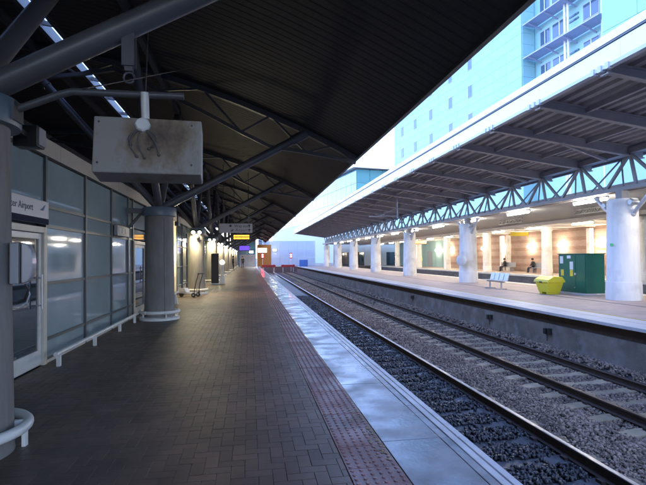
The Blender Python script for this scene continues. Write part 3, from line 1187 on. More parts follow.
gpart(MB().box(GX - 0.1, GX + 0.1, IY0, IY1, GB, GB + 0.13), 'bottom_chord', GIRD)
gpart(MB().box(GX - 0.11, GX + 0.11, IY0, IY1, GT - 0.02, GT + 0.16), 'top_chord', GIRD)
gpart(MB().box(GX + 0.7, GX + 0.8, IY0, IY1, GT, GT + 0.1), 'inner_chord', GIRD)
pan = 2.45
for y in BY[:-1]:
    ym = y + pan / 2
    gpart(MB().bar((GX, y, GT), (GX, y - 0.25, GB + 0.1), 0.09), 'web_bar', GIRD)
    gpart(MB().bar((GX, y, GT), (GX, ym - 0.1, GB + 0.1), 0.09), 'web_bar', GIRD)
    gpart(MB().bar((GX, ym, GB + 0.1), (GX, y + pan, GT), 0.09), 'web_bar', GIRD)
    gpart(MB().bar((GX + 0.75, ym, GT + 0.05), (GX, y + 0.3, GB + 0.1), 0.055), 'inner_web_bar', GIRD)
    gpart(MB().bar((GX + 0.75, ym, GT + 0.05), (GX, y + pan - 0.5, GB + 0.1), 0.055), 'inner_web_bar', GIRD)
# ================================================================ ISLAND COLUMNS
ish = MB().lathe([(0.56, 0), (0.56, 0.02), (0.55, 0.62), (0.545, 0.63), (0.53, 0.64), (0.525, 0.65), (0.475, 3.45), (0.475, 3.5), (0.46, 3.52)], n=48).mesh('shaft', CONCW, True)
icap = MB().box(-0.14, 0.14, -0.14, 0.14, 3.5, 3.825).box(-0.3, 0.3, -0.3, 0.3, 3.505, 3.54).mesh('cap_stub', GIRD)
for k, yc in enumerate(ICY):
    c = empty('white_column', (GX, yc, 0), ('large white round column behind the green cabinet on the island platform' if k == 0 else
              ORD[k] + ' white round column from the right along the island platform'), 'column', 'white columns of the island platform')
    link('shaft', ish, c)
    link('cap_stub', icap, c)
    for s_ in (-1, 1):
        sb = MB().tube([(0, s_ * 0.44, 2.95), (0, s_ * 1.25, 3.7)], 0.07, 12).ball((0, s_ * 0.46, 2.97), 0.1).ball((0, s_ * 1.2, 3.68), 0.1)
        sb.build('knee_brace', LGREY, c, True)

# ================================================================ REAR FLAT ROOF, FAR PLATFORM
rr_ = empty('rear_canopy', (20, 0, 3.7), 'flat pale soffit canopy over the far platform behind the island', 'canopy')


def rpart(mb, name, mats):
    mb.v = [(v[0] - 20, v[1], v[2] - 3.7) for v in mb.v]
    return mb.build(name, mats, rr_)


rpart(MB().box(13.35, 27.5, IY0, Y1, 3.88, 4.1), 'roof_slab', SOFF)
rpart(MB().box(20.0, 20.25, IY0, Y1, 3.66, 3.878), 'downstand_beam', GREYP)
rpart(MB().box(13.3, 13.42, IY0, Y1, 3.84, 4.14), 'edge_trim', GREYP)
y = 8.0
while y < Y1:
    rpart(MB().box(20.3, 26.9, y, y + 0.12, 3.8, 3.879), 'ceiling_rib', SOFF)
    y += 3.1

# brick back wall with bands
wl = empty('brick_wall', (27, 24, 0), 'banded light and dark brown brick wall behind the far platform', 'wall')


def wpart(mb, name, mats):
    mb.v = [(v[0] - 27, v[1] - 24, v[2]) for v in mb.v]
    return mb.build(name, mats, wl)


zb = 0.0
kk = 0
while zb < 3.86:
    h = 0.48 if kk % 2 == 0 else 0.3
    ze = min(zb + h, 3.875)
    wpart(MB().box(27 + (0.0 if kk % 2 == 0 else 0.015), 27.4, 24, 60, zb, ze), 'brick_course', LBRICK if kk % 2 == 0 else DBRICK)
    zb = ze
    kk += 1
    if ze >= 3.87:
        break
for y in (44.8, 46.0, 33.0, 55.5):
    wpart(MB().box(26.55, 26.9, y, y + 0.38, 0, 3.7), 'pilaster', CONCW)
tw = empty('teal_panel_wall', (27, 60.02, 0), 'teal panelled wall with grey door at the far end of the far platform', 'wall')
y = 60.05
while y < 83:
    o = MB().box(0, 0.3, y - 60.02, y + 2.36 - 60.02, 0, 3.87).build('panel', TEAL, tw)
    y += 2.4
MB().box(-0.03, -0.005, 66 - 60.02, 68 - 60.02, 0, 2.3).build('door', GREYBOX, tw)
MB().box(-0.03, -0.005, 76 - 60.02, 79 - 60.02, 0, 2.4).build('dark_opening', BLACK, tw)

# pale blue panelled enclosure at the right edge
en = empty('panelled_enclosure', (22.9, 12, 0), 'pale blue panelled enclosure at the right frame edge beyond the white column', 'enclosure')
for i in range(6):
    for j in range(3):
        MB().box(0, 3.8, i * 2.0 + 0.01, i * 2.0 + 1.99, j * 1.27 + 0.006, j * 1.27 + 1.264).build('panel', PBLUE, en)

# far platform columns
for k, d in enumerate((28.0, 37.4, 46.8, 56.2, 65.6, 75.0)):
    yy = (d - 23.6 * math.sin(YAW)) / math.cos(YAW)
    c = empty('far_column', (23.6, yy, 0), ORD[k] + ' slim white column from the right along the far platform', 'column', 'white columns of the far platform')
    MB().lathe([(0.42, 0), (0.42, 0.5), (0.4, 0.52), (0.38, 3.6), (0.38, 3.87)], n=28).build('shaft', CONCW, c, True)
    MB().lathe([(0.38, 3.5), (0.44, 3.51), (0.44, 3.6), (0.38, 3.61)], n=28).build('collar', CONCW, c, True)

cw = empty('concourse_wall', (15.6, 86.0, -0.05), 'cream concourse wall with dark openings across the far end of the far platform', 'wall')
for i in range(6):
    MB().box(i * 3.0, i * 3.0 + 2.98, 0.0, 0.3, 2.5, 4.1).build('upper_panel', CREAMP, cw)
    MB().box(i * 3.0, i * 3.0 + 1.3, 0.0, 0.3, 0, 2.498).build('pier', CREAMP, cw)
    MB().box(i * 3.0 + 1.302, i * 3.0 + 2.998, 0.2, 0.24, 0, 2.498).build('glass_door', PANED, cw)

# ---- fluorescent lamps
flm = MB().box(-0.09, 0.09, -0.95, 0.95, 0.02, 0.1).mesh('housing', LGREY)
fll = MB().tube([(0, -0.92, -0.02), (0, 0.92, -0.02)], 0.055, 10).mesh('tube', FLUO, True)


def fluo(x, y, z, label, grp):
    L = empty('fluorescent_lamp', (x, y, z), label, 'lamp', grp)
    link('housing', flm, L)
    link('tube', fll, L)


for k in range(13):
    fluo(13.75, 11.9 + 5.15 * k, 3.776, ORD[k] + ' lit fluorescent lamp from the right above the island platform columns', 'lamps above the island platform')
for k in range(10):
    fluo(21.6, 27.5 + 5.2 * k, 3.68, ORD[k] + ' lit fluorescent lamp from the right over the far platform edge', 'lamps above the far platform')
for k in range(9):
    L = empty('wall_globe_lamp', (26.72, 27.8 + 4.5 * k, 2.42), ORD[k] + ' lit round globe lamp from the right along the brick wall', 'lamp', 'globe lamps on the brick wall')
    MB().ball((0, 0, 0), 0.2, 16, 12).build('globe', GLOBE, L, True)
    MB().tube([(0.15, 0, 0), (0.29, 0, 0)], 0.06, 10).build('mount', LGREY, L)

# ================================================================ HOTEL AND GLASS BUILDING BEHIND
hx = empty('hotel_building', (35, 55.2, -1), 'tall pale panelled building with small dark windows behind the station', 'building', rz=R(97.0))
HT = 40.0
MB().box(0.0, 39, -24, -0.12, 0, HT).build('wall_core', HOTELJ, hx)
MB().box(-130, -12.2, -24, -0.12, 0, HT).build('wall_core', HOTELJ, hx)  # unseen end, lengthened to keep the low sun off the near platform
MB().box(-12.2, 0.0, -24, -2.1, 0, HT).build('recess_wall', HOTEL, hx)
pmh = MB().box(0.01, 2.99, -0.12, 0, 0.012, 1.418).mesh('cladding_panel', HOTEL)
wins_z = [14.9, 19.2, 23.5, 27.8, 32.1]
for i in range(13):
    for j in range(9, 28):
        link('cladding_panel', pmh, hx, loc=(i * 3.0, 0, j * 1.43))
MB().box(0.0, 39, -0.12, -0.01, 0, 9 * 1.43 - 0.01).build('lower_cladding', HOTEL, hx)
rm = MB().box(-0.10, 0, -1.95, -0.14, 0.012, 1.418).mesh('return_panel', HOTEL)
for j in range(9, 28):
    link('return_panel', rm, hx, loc=(0, 0, j * 1.43))
gm = MB().box(0.02, 3.98, -0.12, 0, 0.02, 4.27).mesh('large_panel', HOTELG)
for i in range(8):
    for j in range(3, 9):
        link('large_panel', gm, hx, loc=(-16.2 - i * 4.0, 0, j * 4.29))


def hwin(lx, ly, z, w, h, double=False):
    wn_ = MB().box(lx - w / 2 - 0.1, lx + w / 2 + 0.1, ly, ly + 0.06, z - h / 2 - 0.1, z + h / 2 + 0.1).build('window', LILAC, hx)
    MB().box(lx - w / 2, lx + w / 2, ly + 0.062, ly + 0.085, z - h / 2, z + h / 2).build('pane', WGLASS, wn_)
    if double:
        MB().box(lx - 0.05, lx + 0.05, ly + 0.086, ly + 0.1, z - h / 2, z + h / 2).build('glazing_bar', FASC, wn_)


for z in wins_z:
    for lx in (11.5, 17.1, 23.6, 29.6, 35.2):
        if (lx == 11.5 and z < 26) and False:
            continue
        hwin(lx, 0.0, z, 0.85, 1.7)
for z in (19.6, 23.9, 28.2, 32.5):
    MB().bar((-11.9, -0.9, z + 0.35 - 0.6), (-0.3, -0.9, z + 0.35 - 0.6), 1.9, 0.14).build('sunshade', LILAC, hx)
    for lx in (-1.2, -4.0, -6.9, -9.6):
        MB().bar((lx, -2.05, z - 0.9), (lx, -0.1, z - 0.32), 0.12, 0.16).build('shade_bracket', LILAC, hx)
    for lx, w in ((-1.9, 1.5), (-4.3, 2.2), (-8.9, 2.0)):
        hwin(lx, -2.1, z + 2.1, w, 1.7, True)
    for k in range(2):
        MB().box(-7.2, -5.8, -2.09, -2.0, z + 1.9 + k * 0.55, z + 2.1 + k * 0.55).build('louvre', WGLASS, hx)
        MB().box(-11.8, -10.3, -2.09, -2.0, z + 1.9 + k * 0.55, z + 2.1 + k * 0.55).build('louvre', WGLASS, hx)
    hwin(0.001 - 0.0, -2.0, -100, 0.1, 0.1) if False else None
for lx in (-6.0, -6.5, -11.2):
    MB().tube([(lx, -1.2, 0), (lx, -1.2, HT)], 0.14, 10).build('downpipe', FASC, hx)

gbld = empty('glass_office_building', (25.2, 107.4, -1), 'dark teal glass office building with white roof slab beyond the station end', 'building', rz=R(10))
MB().box(0.1, 40, 0.1, 90, 0, 23.2).build('core', CURTF, gbld)
MB().box(-1.2, 41, -1.2, 91, 23.6, 24.5).build('roof_slab', FASC, gbld)
pw = 3.4
for j in range(4, 7):
    for i in range(26):
        o = MB().box(0.0, 0.09, i * pw + 0.05, (i + 1) * pw - 0.05, j * 3.35 + 0.05, (j + 1) * 3.35 - 0.05).build('pane', CURT, gbld)
    for i in range(8):
        MB().box(i * pw + 0.1, (i + 1) * pw - 0.05, 0.0, 0.09, j * 3.35 + 0.05, (j + 1) * 3.35 - 0.05).build('pane', CURT, gbld)

# ================================================================ TRACK END
ew = empty('end_wall', (2.6, 91, 0), 'pale grey blue concourse wall closing the tracks behind the buffer stops', 'wall')
for i in range(6):
    for j in range(3):
        MB().box(i * 1.75 - 0.2, i * 1.75 + 1.53, 0, 0.3, j * 1.62 - 0.05, j * 1.62 + 1.55).build('panel', PALEW, ew)
for k, (x, y, z) in enumerate(((4.9, 90.9, 3.0), (0.4, 85.6, 2.6))):
    el = empty('wall_lamp', (x, y, z), 'lit white wall lamp on the %s wall at the track end' % ('pale grey blue' if k == 0 else 'teal'), 'lamp')
    MB().box(-0.35, 0.35, -0.1, 0.0, -0.2, 0.2).build('case', LGREY, el)
    MB().box(-0.3, 0.3, -0.14, -0.101, -0.16, 0.16).build('diffuser', WHITEL, el)
ob = empty('orange_kiosk', (2.5, 86.5, -0.05), 'orange brown panelled kiosk with white sign behind the near track buffer', 'kiosk')
MB().box(-1.0, 1.55, 0, 2.5, 0, 4.0).build('body', ORANGE, ob, bevel=0.02)
MB().box(-0.9, 0.75, -0.06, -0.002, 2.55, 3.4).build('sign_board', mat('lit_sign_board', (0.8, 0.8, 0.8), 0.5, emit=(1, 1, 1), es=0.15), ob)
MB().box(-0.8, -0.1, 0.3, 0.36, 4.01, 5.4).box(0.2, 1.2, 0.3, 0.36, 4.01, 5.4).build('upper_window', PBLUE, ob)
tp = empty('teal_end_wall', (-2.9, 85.5, -0.05), 'tall teal blue wall with white hoarding closing the near platform', 'wall')
MB().box(2.6, 4.1, 0.3, 0.6, 0, 6.0).build('teal_panel', mat('teal_blue', (0.15, 0.38, 0.48), 0.4), tp)
MB().box(-0.2, 2.59, 0.3, 0.6, 0, 6.4).build('teal_panel', mat('teal_dim', (0.25, 0.38, 0.45), 0.4), tp)
MB().box(1.2, 4.0, 0.0, 0.2, 0.0, 2.2).build('white_hoarding', WHITEP, tp)
for k, (c, nm) in enumerate(((C1, 'near'), (C2, 'island'))):
    bs = empty('buffer_stop', (c, 81.5, RAILZ - 0.04), 'red buffer stop at the end of the track beside the %s platform' % nm, 'buffer stop', 'buffer stops at the track ends')
    MB().box(-1.2, 1.2, -0.1, 0.15, 0.85, 1.25).build('beam', REDP, bs, bevel=0.02)
    for x in (-0.9, 0.9):
        MB().lathe([(0.09, 0), (0.09, 0.4), (0.26, 0.41), (0.26, 0.46)], n=16).build('buffer', REDP, bs).matrix_local = Matrix.Translation((x, -0.1, 1.05)) @ Matrix.Rotation(R(90), 4, 'X')
        MB().box(x - 0.08, x + 0.08, -0.05, 0.1, 0, 0.85).build('post', WHITEP, bs)
        MB().bar((x, 0.05, 0.9), (x, 1.6, 0.05), 0.12).build('stay', REDP, bs)
for (x, y, nm, zb) in ((2.35, 82.6, 'kiosk', -0.9), (7.35, 82.8, 'island platform buffer', -0.9)):
    sg = empty('signal', (x, y, zb), 'lit red signal lamp on a white post in front of the ' + nm, 'signal', 'red signals at the track ends')
    MB().tube([(0, 0, 0), (0, 0, 2.6)], 0.05, 10).build('post', WHITEP, sg)
    MB().box(-0.22, 0.22, -0.05, 0.15, 2.3, 3.3).build('backboard', BLACK, sg, bevel=0.02)
    for z in (2.62, 2.98):
        MB().ball((0, -0.1, z), 0.15, 14, 8).build('lens', REDL, sg, True)
bh = empty('blue_hoarding', (9.2, 79.0, 0), 'blue hoarding box at the far end of the island platform', 'hoarding')
MB().box(-0.7, 0.7, 0, 0.8, 0.03, 1.15).build('panel', BLUEP, bh, bevel=0.02)
MB().box(-0.6, -0.5, 0.1, 0.7, 0, 0.05).box(0.5, 0.6, 0.1, 0.7, 0, 0.05).build('foot', BLACK, bh)

# ================================================================ SMALL OBJECTS
# low white kick rail in front of the glazing
kr = empty('low_guard_rail', (-2.77, 7.4, 0), 'low white tubular guard rail along the glass wall', 'rail')
MB().tube([(0, -0.12, 0.19), (0, 4.75, 0.19)], 0.032, 12).build('rail', WHITEP, kr, True)
for y in (0, 1.62, 3.27, 4.6):
    MB().box(-0.025, 0.025, y - 0.03, y + 0.03, 0, 0.17).build('post', WHITEP, kr)

# monitor hanging from an arm on the first column
ma = empty('monitor_arm', (COLX + 0.42, 4.15, 2.78), 'painted steel tube arm reaching from the first column above the monitor', 'bracket')
MB().tube([(-0.05, 0, 0.0), (0.33, 0, 0.16), (0.43, 0, 0.19), (1.33, 0, 0.19)], 0.03, 12).build('tube', STRUTP, ma, True)
MB().box(-0.02, 0.02, -0.08, 0.08, -0.08, 0.08).build('base_plate', STRUTP, ma)
mo = empty('hanging_monitor', (-0.84, 4.16, 2.5), 'rust stained white monitor housing hanging with its back to the camera', 'monitor')
mo.rotation_euler = (R(-9), 0, R(3))
MB().box(-0.41, 0.44, -0.15, 0.12, -0.26, 0.22).build('housing', RUSTY, mo, bevel=0.012)
MB().box(-0.37, 0.40, 0.121, 0.13, -0.22, 0.18).build('screen', BLACK, mo)
MB().tube([(-0.03, -0.04, 0.24), (-0.03, -0.11, 0.47)], 0.034, 12).build('stem', WHITEP, mo, True)
MB().lathe([(0.062, 0), (0.062, 0.03), (0.05, 0.045)], n=8).build('gland_plate', WHITEP, mo).matrix_local = Matrix.Translation((-0.03, -0.15, 0.15)) @ Matrix.Rotation(R(90), 4, 'X')
CABLE = mat('cable_dark_grey', (0.11, 0.1, 0.09), 0.6)
for (ex, ez, bow, rad) in ((-0.12, -0.02, -0.05, 0.006), (-0.07, -0.12, -0.07, 0.005), (-0.01, -0.13, -0.04, 0.006), (0.05, -0.03, 0.05, 0.005),
                           (0.1, -0.10, 0.03, 0.006), (0.02, -0.05, 0.09, 0.004)):
    pts = []
    for k in range(13):
        t = k / 12
        pts.append((-0.03 + (ex + 0.03) * t + bow * math.sin(t * math.pi), -0.163 - 0.025 * math.sin(t * math.pi) + 0.012 * (t > 0.95),
                    0.13 + (ez - 0.13) * (t ** 1.3) - 0.03 * math.sin(t * math.pi)))
    MB().tube(pts, rad, 8).build('cable', CABLE, mo, True)
    MB().ball((ex, -0.155, ez), 0.014, 8, 6).build('cable_gland', CABLE, mo, True)
for x in (-0.37, 0.36):
    for z in (-0.18, 0.17):
        MB().lathe([(0.009, 0), (0.009, 0.005), (0.004, 0.007)], n=8).build('bolt', DARKST, mo).matrix_local = Matrix.Translation((x, -0.15, z)) @ Matrix.Rotation(R(90), 4, 'X')

# phone box on the first column
A = R(8)
ph_p = Vector((COLX + 0.42 * math.cos(A), 4.15 + 0.42 * math.sin(A), 1.37))
ph = empty('help_phone', ph_p, 'grey phone box with rounded hood and black cable on the first column', 'phone', rz=A)
MB().box(-0.05, 0.02, -0.07, 0.07, 0, 0.34).build('case', GREYBOX, ph, bevel=0.012)
MB().box(0.021, 0.03, -0.072, 0.072, 0.0, 0.34).build('hood_flange', BLACK, ph)
hood = [(0.031 + 0.085 * math.sin(math.pi * k / 12) ** 0.7, 0.17 - 0.165 * math.cos(math.pi * k / 12)) for k in range(13)]
MB().prism(hood, 'y', -0.06, 0.06).build('hood', mat('hood_plastic', (0.4, 0.4, 0.42), 0.2), ph, bevel=0.01)
MB().tube([(0.05, 0, 0.0), (0.07, 0.0, -0.05), (0.04, 0.02, -0.13), (-0.02, 0.03, -0.16)], 0.011, 8).build('cable', BLACK, ph, True)
MB().tube([(0.05, 0.01, 0.0), (0.075, 0.02, -0.09), (0.05, 0.03, -0.16), (0.0, 0.03, -0.2)], 0.006, 8).build('cable', LGREY, ph, True)

# dark floodlight box above the glass wall by the first column
fl = empty('floodlight', (-2.02, 4.75, 2.62), 'dark unlit floodlight box beside the first column head', 'lamp')
MB().box(-0.13, 0.09, -0.08, 0.08, 0.0, 0.2).build('body', BLACK, fl, bevel=0.012)
MB().box(0.091, 0.1, -0.07, 0.07, 0.02, 0.18).build('glass', GREYBOX, fl)
MB().bar((-0.02, -0.08, 0.1), (-0.02, -0.32, 0.12), 0.05).build('bracket', BLACK, fl)

# platform name sign over the door
sg = empty('station_sign', (WX + 0.03, 5.5, 2.09), 'white station name sign with navy stripe above the glass door', 'sign')
MB().box(0, 0.03, 0, 2.1, 0, 0.34).build('board', SIGNW, sg, bevel=0.004)
MB().box(0.001, 0.0325, 0.002, 2.098, 0.001, 0.085).build('stripe', NAVY, sg)
text_mesh('Manchester Airport', 0.138, INKB, 'lettering', sg, (0.0315, 0.47, 0.17), (R(90), 0, R(90)))
for k in range(4):
    MB().bar((0.033, 1.82 + k * 0.03, 0.2), (0.033, 1.88 + k * 0.03, 0.2 + 0.02 + 0.02 * k), 0.004, 0.02).build('logo_stroke', LOGO, sg)

# second door overhead sign and bracket on column two
sb2 = empty('exit_light_box', (WX + 0.02, 11.2, 2.1), 'small grey light box on the glass wall beside the second door', 'sign')
MB().box(0, 0.08, 0, 1.05, 0, 0.24).build('case', GREYBOX, sb2, bevel=0.01)
for k in range(3):
    MB().box(0.081, 0.084, 0.12 + k * 0.28, 0.3 + k * 0.28, 0.06, 0.18).build('pictogram', SIGNG, sb2)
wb = empty('wall_bracket', (COLX - 0.4, 12.65, 2.7), 'dark steel bracket tying the second column to the glass wall', 'bracket')
MB().bar((0, 0, 0.1), (-0.42, -0.2, 0.1), 0.1, 0.12).build('arm', DARKST, wb)
MB().bar((-0.04, 0, 0.06), (-0.36, -0.2, -0.4), 0.06).build('stay', DARKST, wb)
MB().box(-0.42, -0.33, -0.3, -0.12, -0.5, -0.34).build('foot', DARKST, wb)
for k, yc in enumerate((12.65, 21.15)):
    cc = empty('cctv_camera', (COLX + 0.1 + 0.3 * (1 - k), yc + (0.35 if k == 0 else -0.38), 2.5), 'dark cctv camera on the %s near platform column' % ORD[k + 1], 'camera')
    MB().box(-0.05, 0.05, -0.16, 0.16, -0.06, 0.05).build('body', BLACK, cc, bevel=0.01)
    MB().bar((0, 0.0, 0.04), (0, 0.06, 0.28), 0.03).build('arm', BLACK, cc)

# white bench
be = empty('white_bench', (-2.66, 13.7, 0), 'white slab bench along the wall behind the second column', 'bench')
for k in range(3):
    MB().box(-0.24 + k * 0.165, -0.24 + k * 0.165 + 0.155, 0, 3.1, 0.38, 0.43).build('seat_plank', WHITEP, be, bevel=0.005)
for y in (0.2, 2.95):
    MB().prism([(-0.2, 0), (0.24, 0), (0.17, 0.379), (-0.15, 0.379)], 'y', y - 0.05, y + 0.05).build('leg', WHITEP, be)

# luggage trolley
tr = empty('luggage_trolley', (-2.45, 19.6, 0), 'empty metal luggage trolley parked in front of the third column', 'trolley', rz=R(-20))
MB().tube([(-0.35, -0.2, 0.18), (0.35, -0.2, 0.14)], 0.018, 8).tube([(-0.35, 0.2, 0.18), (0.35, 0.2, 0.14)], 0.018, 8).build('side_rail', LGREY, tr, True)
for k in range(6):
    MB().tube([(-0.33 + k * 0.13, -0.2, 0.18 - k * 0.007), (-0.33 + k * 0.13, 0.2, 0.18 - k * 0.007)], 0.01, 6).build('cross_bar', LGREY, tr, True)
for s_ in (-1, 1):
    MB().tube([(0.35, s_ * 0.2, 0.14), (0.42, s_ * 0.2, 0.55), (0.55, s_ * 0.2, 0.95)], 0.018, 8).build('back_tube', BLACK, tr, True)
    wh = MB().tube([(0.33, s_ * 0.2 - 0.025, 0.09), (0.33, s_ * 0.2 + 0.025, 0.09)], 0.09, 16).build('wheel', BLACK, tr)
    MB().tube([(0.33, s_ * 0.2 - 0.027, 0.09), (0.33, s_ * 0.2 + 0.027, 0.09)], 0.04, 12).build('hub', LGREY, wh)
wh = MB().tube([(-0.3, -0.025, 0.09), (-0.3, 0.025, 0.09)], 0.09, 16).build('wheel', BLACK, tr)
MB().tube([(0.55, -0.24, 0.95), (0.55, 0.24, 0.95)], 0.026, 8).build('handle', BLACK, tr, True)
MB().prism([(-0.35, 0.19), (0.0, 0.2), (-0.1, 0.36), (-0.33, 0.34)], 'y', -0.17, 0.17).build('basket', LGREY, tr, bevel=0.01)

# dark totem, white help post
to = empty('information_totem', (-2.02, 28.6, 0), 'dark information totem standing before the fourth column', 'totem')
MB().box(-0.22, 0.22, -0.08, 0.08, 0.06, 1.85).build('panel', BLACK, to, bevel=0.015)
MB().box(-0.28, 0.28, -0.16, 0.16, 0.0, 0.06).build('base', WHITEP, to)
hp = empty('white_help_post', (-1.62, 29.0, 0), 'white post with round lit head standing clear of the columns', 'post')
MB().prism([(-0.16, 0), (0.16, 0), (0.13, 0.5), (-0.13, 0.5)], 'y', -0.13, 0.13).build('base', WHITEP, hp)
MB().box(-0.09, 0.09, -0.07, 0.07, 0.5, 1.2).build('stem', WHITEP, hp, bevel=0.01)
MB().ball((0, 0, 1.3), 0.16, 14, 10).build('head', mat('lit_white_head', (0.9, 0.9, 0.9), 0.4, emit=(1, 0.98, 0.9), es=0.2), hp, True)

# hanging direction sign, LED display, screen
hs = empty('hanging_direction_sign', (-0.63, 23.2, 2.8), 'grey white hanging direction sign with two lines and up arrows', 'sign')
MB().box(-0.8, 0.8, 0, 0.08, 0, 0.45).build('board', SIGNG, hs, bevel=0.006)
text_mesh('Way out', 0.19, INKB, 'lettering', hs, (-0.08, -0.002, 0.27), (R(90), 0, 0))
text_mesh('Airport', 0.19, INKB, 'lettering', hs, (-0.02, -0.002, 0.07), (R(90), 0, 0))
for z in (0.26, 0.05):
    ar = MB()
    ar.add([(0.62, -0.004, z), (0.67, -0.004, z), (0.67, -0.004, z + 0.08), (0.72, -0.004, z + 0.08), (0.645, -0.004, z + 0.16), (0.57, -0.004, z + 0.08), (0.62, -0.004, z + 0.08)], [(0, 1, 2, 3, 4, 5, 6)])
    ar.build('arrow', INKB, hs)
MB().tube([(-0.26, -0.003, 0.34), (-0.26, -0.005, 0.34)], 0.06, 16).build('clock_icon', INKB, hs)
pl = MB().bar((-0.24, -0.004, 0.05), (-0.12, -0.004, 0.17), 0.004, 0.03).bar((-0.24, -0.005, 0.14), (-0.13, -0.005, 0.08), 0.004, 0.03)
pl.build('plane_icon', INKB, hs)
for x in (-0.6, 0.6):
    MB().tube([(x, 0.04, 0.45), (x, 0.04, roofz(x - 0.63) - 2.8)], 0.015, 8).build('hanger', DARKST, hs)
led = empty('departure_display', (-0.42, 26.5, 2.55), 'lit amber dot matrix departure display under the direction sign', 'display')
MB().box(-0.48, 0.48, 0, 0.15, 0, 0.36).build('case', BLACK, led, bevel=0.01)
for r_ in range(2):
    x = -0.42
    while x < 0.4:
        w = random.choice((0.03, 0.05, 0.07))
        if True:
            MB().box(x, min(x + w, 0.43), -0.006, -0.001, 0.07 + r_ * 0.14, 0.16 + r_ * 0.14).build('led_segment', AMBER, led)
        x += w + 0.025
for x in (-0.4, 0.4):
    MB().tube([(x, 0.08, 0.36), (x, 0.08, roofz(x - 0.42) - 2.55)], 0.015, 8).build('hanger', DARKST, led)
sc = empty('information_screen', (-0.4, 42, 2.18), 'violet lit information screen hanging far along the near platform', 'screen')
MB().box(-0.5, 0.5, 0, 0.12, 0, 0.5).build('case', BLACK, sc, bevel=0.01)
MB().box(-0.45, 0.45, -0.006, -0.001, 0.05, 0.45).build('display', PURPLE, sc)
for x in (-0.4, 0.4):
    MB().tube([(x, 0.06, 0.5), (x, 0.06, roofz(x - 0.4) - 2.18)], 0.015, 8).build('hanger', DARKST, sc)

# ---- island platform objects


def at(px, py, x):
    d = 466 * x / math.cos(YAW) / (px - 249)
    return (d - x * math.sin(YAW)) / math.cos(YAW)


gy = at(585.6, 0, 12.95)
gc = empty('green_cabinet', (12.95, gy, 0), 'dark green metal equipment cabinet with notices beside the large white column', 'cabinet')
MB().box(-0.12, 0.95, -0.08, 1.72, 0, 0.07).build('plinth', COPEO, gc)
MB().box(0.0, 0.82, 0.0, 1.62, 0.07, 1.60).build('body', GREENP, gc, bevel=0.01)
for y0_, y1_ in ((0.03, 0.55), (0.57, 1.59)):
    MB().box(-0.018, -0.001, y0_, y1_, 0.12, 1.56).build('door', GREENP, gc, bevel=0.004)
MB().box(-0.03, 0.85, -0.03, 1.65, 1.601, 1.64).build('lid', GREENP, gc, bevel=0.01)
for (y_, z_, w_, h_, mm) in ((1.4, 1.38, 0.2, 0.3, PAPER), (0.8, 1.15, 0.2, 0.32, PAPER), (0.95, 1.5, 0.22, 0.12, PAPER), (1.36, 0.85, 0.18, 0.26, YSIGN), (0.8, 0.85, 0.18, 0.26, YSIGN)):
    MB().box(-0.024, -0.0185, y_ - w_ / 2, y_ + w_ / 2, z_ - h_ / 2, z_ + h_ / 2).build('notice', mm, gc)
MB().box(-0.05, -0.019, 0.52, 0.6, 0.78, 0.86).build('handle', LGREY, gc)
MB().box(-0.05, -0.019, 0.58, 0.62, 0.25, 0.3).build('hinge', LGREY, gc)

yb_y = at(548, 0, 12.0)
yb = empty('grit_bin', (12.1, yb_y + 0.1, 0), 'bright yellow plastic grit bin beside the green cabinet', 'bin')
tb = MB()
tb.add([(-0.3, -0.38, 0.08), (0.3, -0.38, 0.08), (0.3, 0.38, 0.08), (-0.3, 0.38, 0.08), (-0.4, -0.5, 0.52), (0.4, -0.5, 0.52), (0.4, 0.5, 0.52), (-0.4, 0.5, 0.52)],
       [(0, 3, 2, 1), (4, 5, 6, 7), (0, 1, 5, 4), (1, 2, 6, 5), (2, 3, 7, 6), (3, 0, 4, 7)])
tb.build('tub', YBIN, yb, bevel=0.03)
for y in (-0.25, 0.25):
    MB().box(-0.28, 0.28, y - 0.09, y + 0.09, 0, 0.09).build('foot', YBIN, yb, bevel=0.01)
MB().prism([(-0.46, 0.52), (0.46, 0.52), (0.44, 0.6), (0.3, 0.77), (-0.1, 0.79), (-0.42, 0.64)], 'y', -0.55, 0.55).build('lid', YBIN, yb, bevel=0.025)
MB().box(-0.463, -0.44, -0.1, 0.1, 0.5, 0.56).build('latch', BLACK, yb)
yb.scale = (0.86, 0.86, 0.92)

bny = at(495, 0, 11.7)
bn = empty('metal_bench', (11.7, bny, 0), 'grey metal four seat bench on the island platform', 'bench', rz=R(0))
bn.scale = (0.92, 0.8, 0.92)
MB().box(-0.04, 0.04, -1.0, 1.0, 0.34, 0.4).build('beam', LGREY, bn)
for k in range(4):
    yc = -0.78 + k * 0.52
    MB().prism([(-0.26, 0.43), (0.16, 0.41), (0.16, 0.44), (-0.26, 0.46)], 'y', yc - 0.22, yc + 0.22).build('seat', LGREY, bn, bevel=0.006)
    MB().prism([(0.16, 0.44), (0.2, 0.44), (0.3, 0.82), (0.27, 0.82)], 'y', yc - 0.22, yc + 0.22).build('backrest', LGREY, bn, bevel=0.006)
for y in (-0.65, 0.65):
    MB().bar((0, y, 0.36), (0, y, 0.03), 0.07).build('leg', LGREY, bn)
    MB().box(-0.28, 0.28, y - 0.05, y + 0.05, 0, 0.035).build('foot', LGREY, bn)

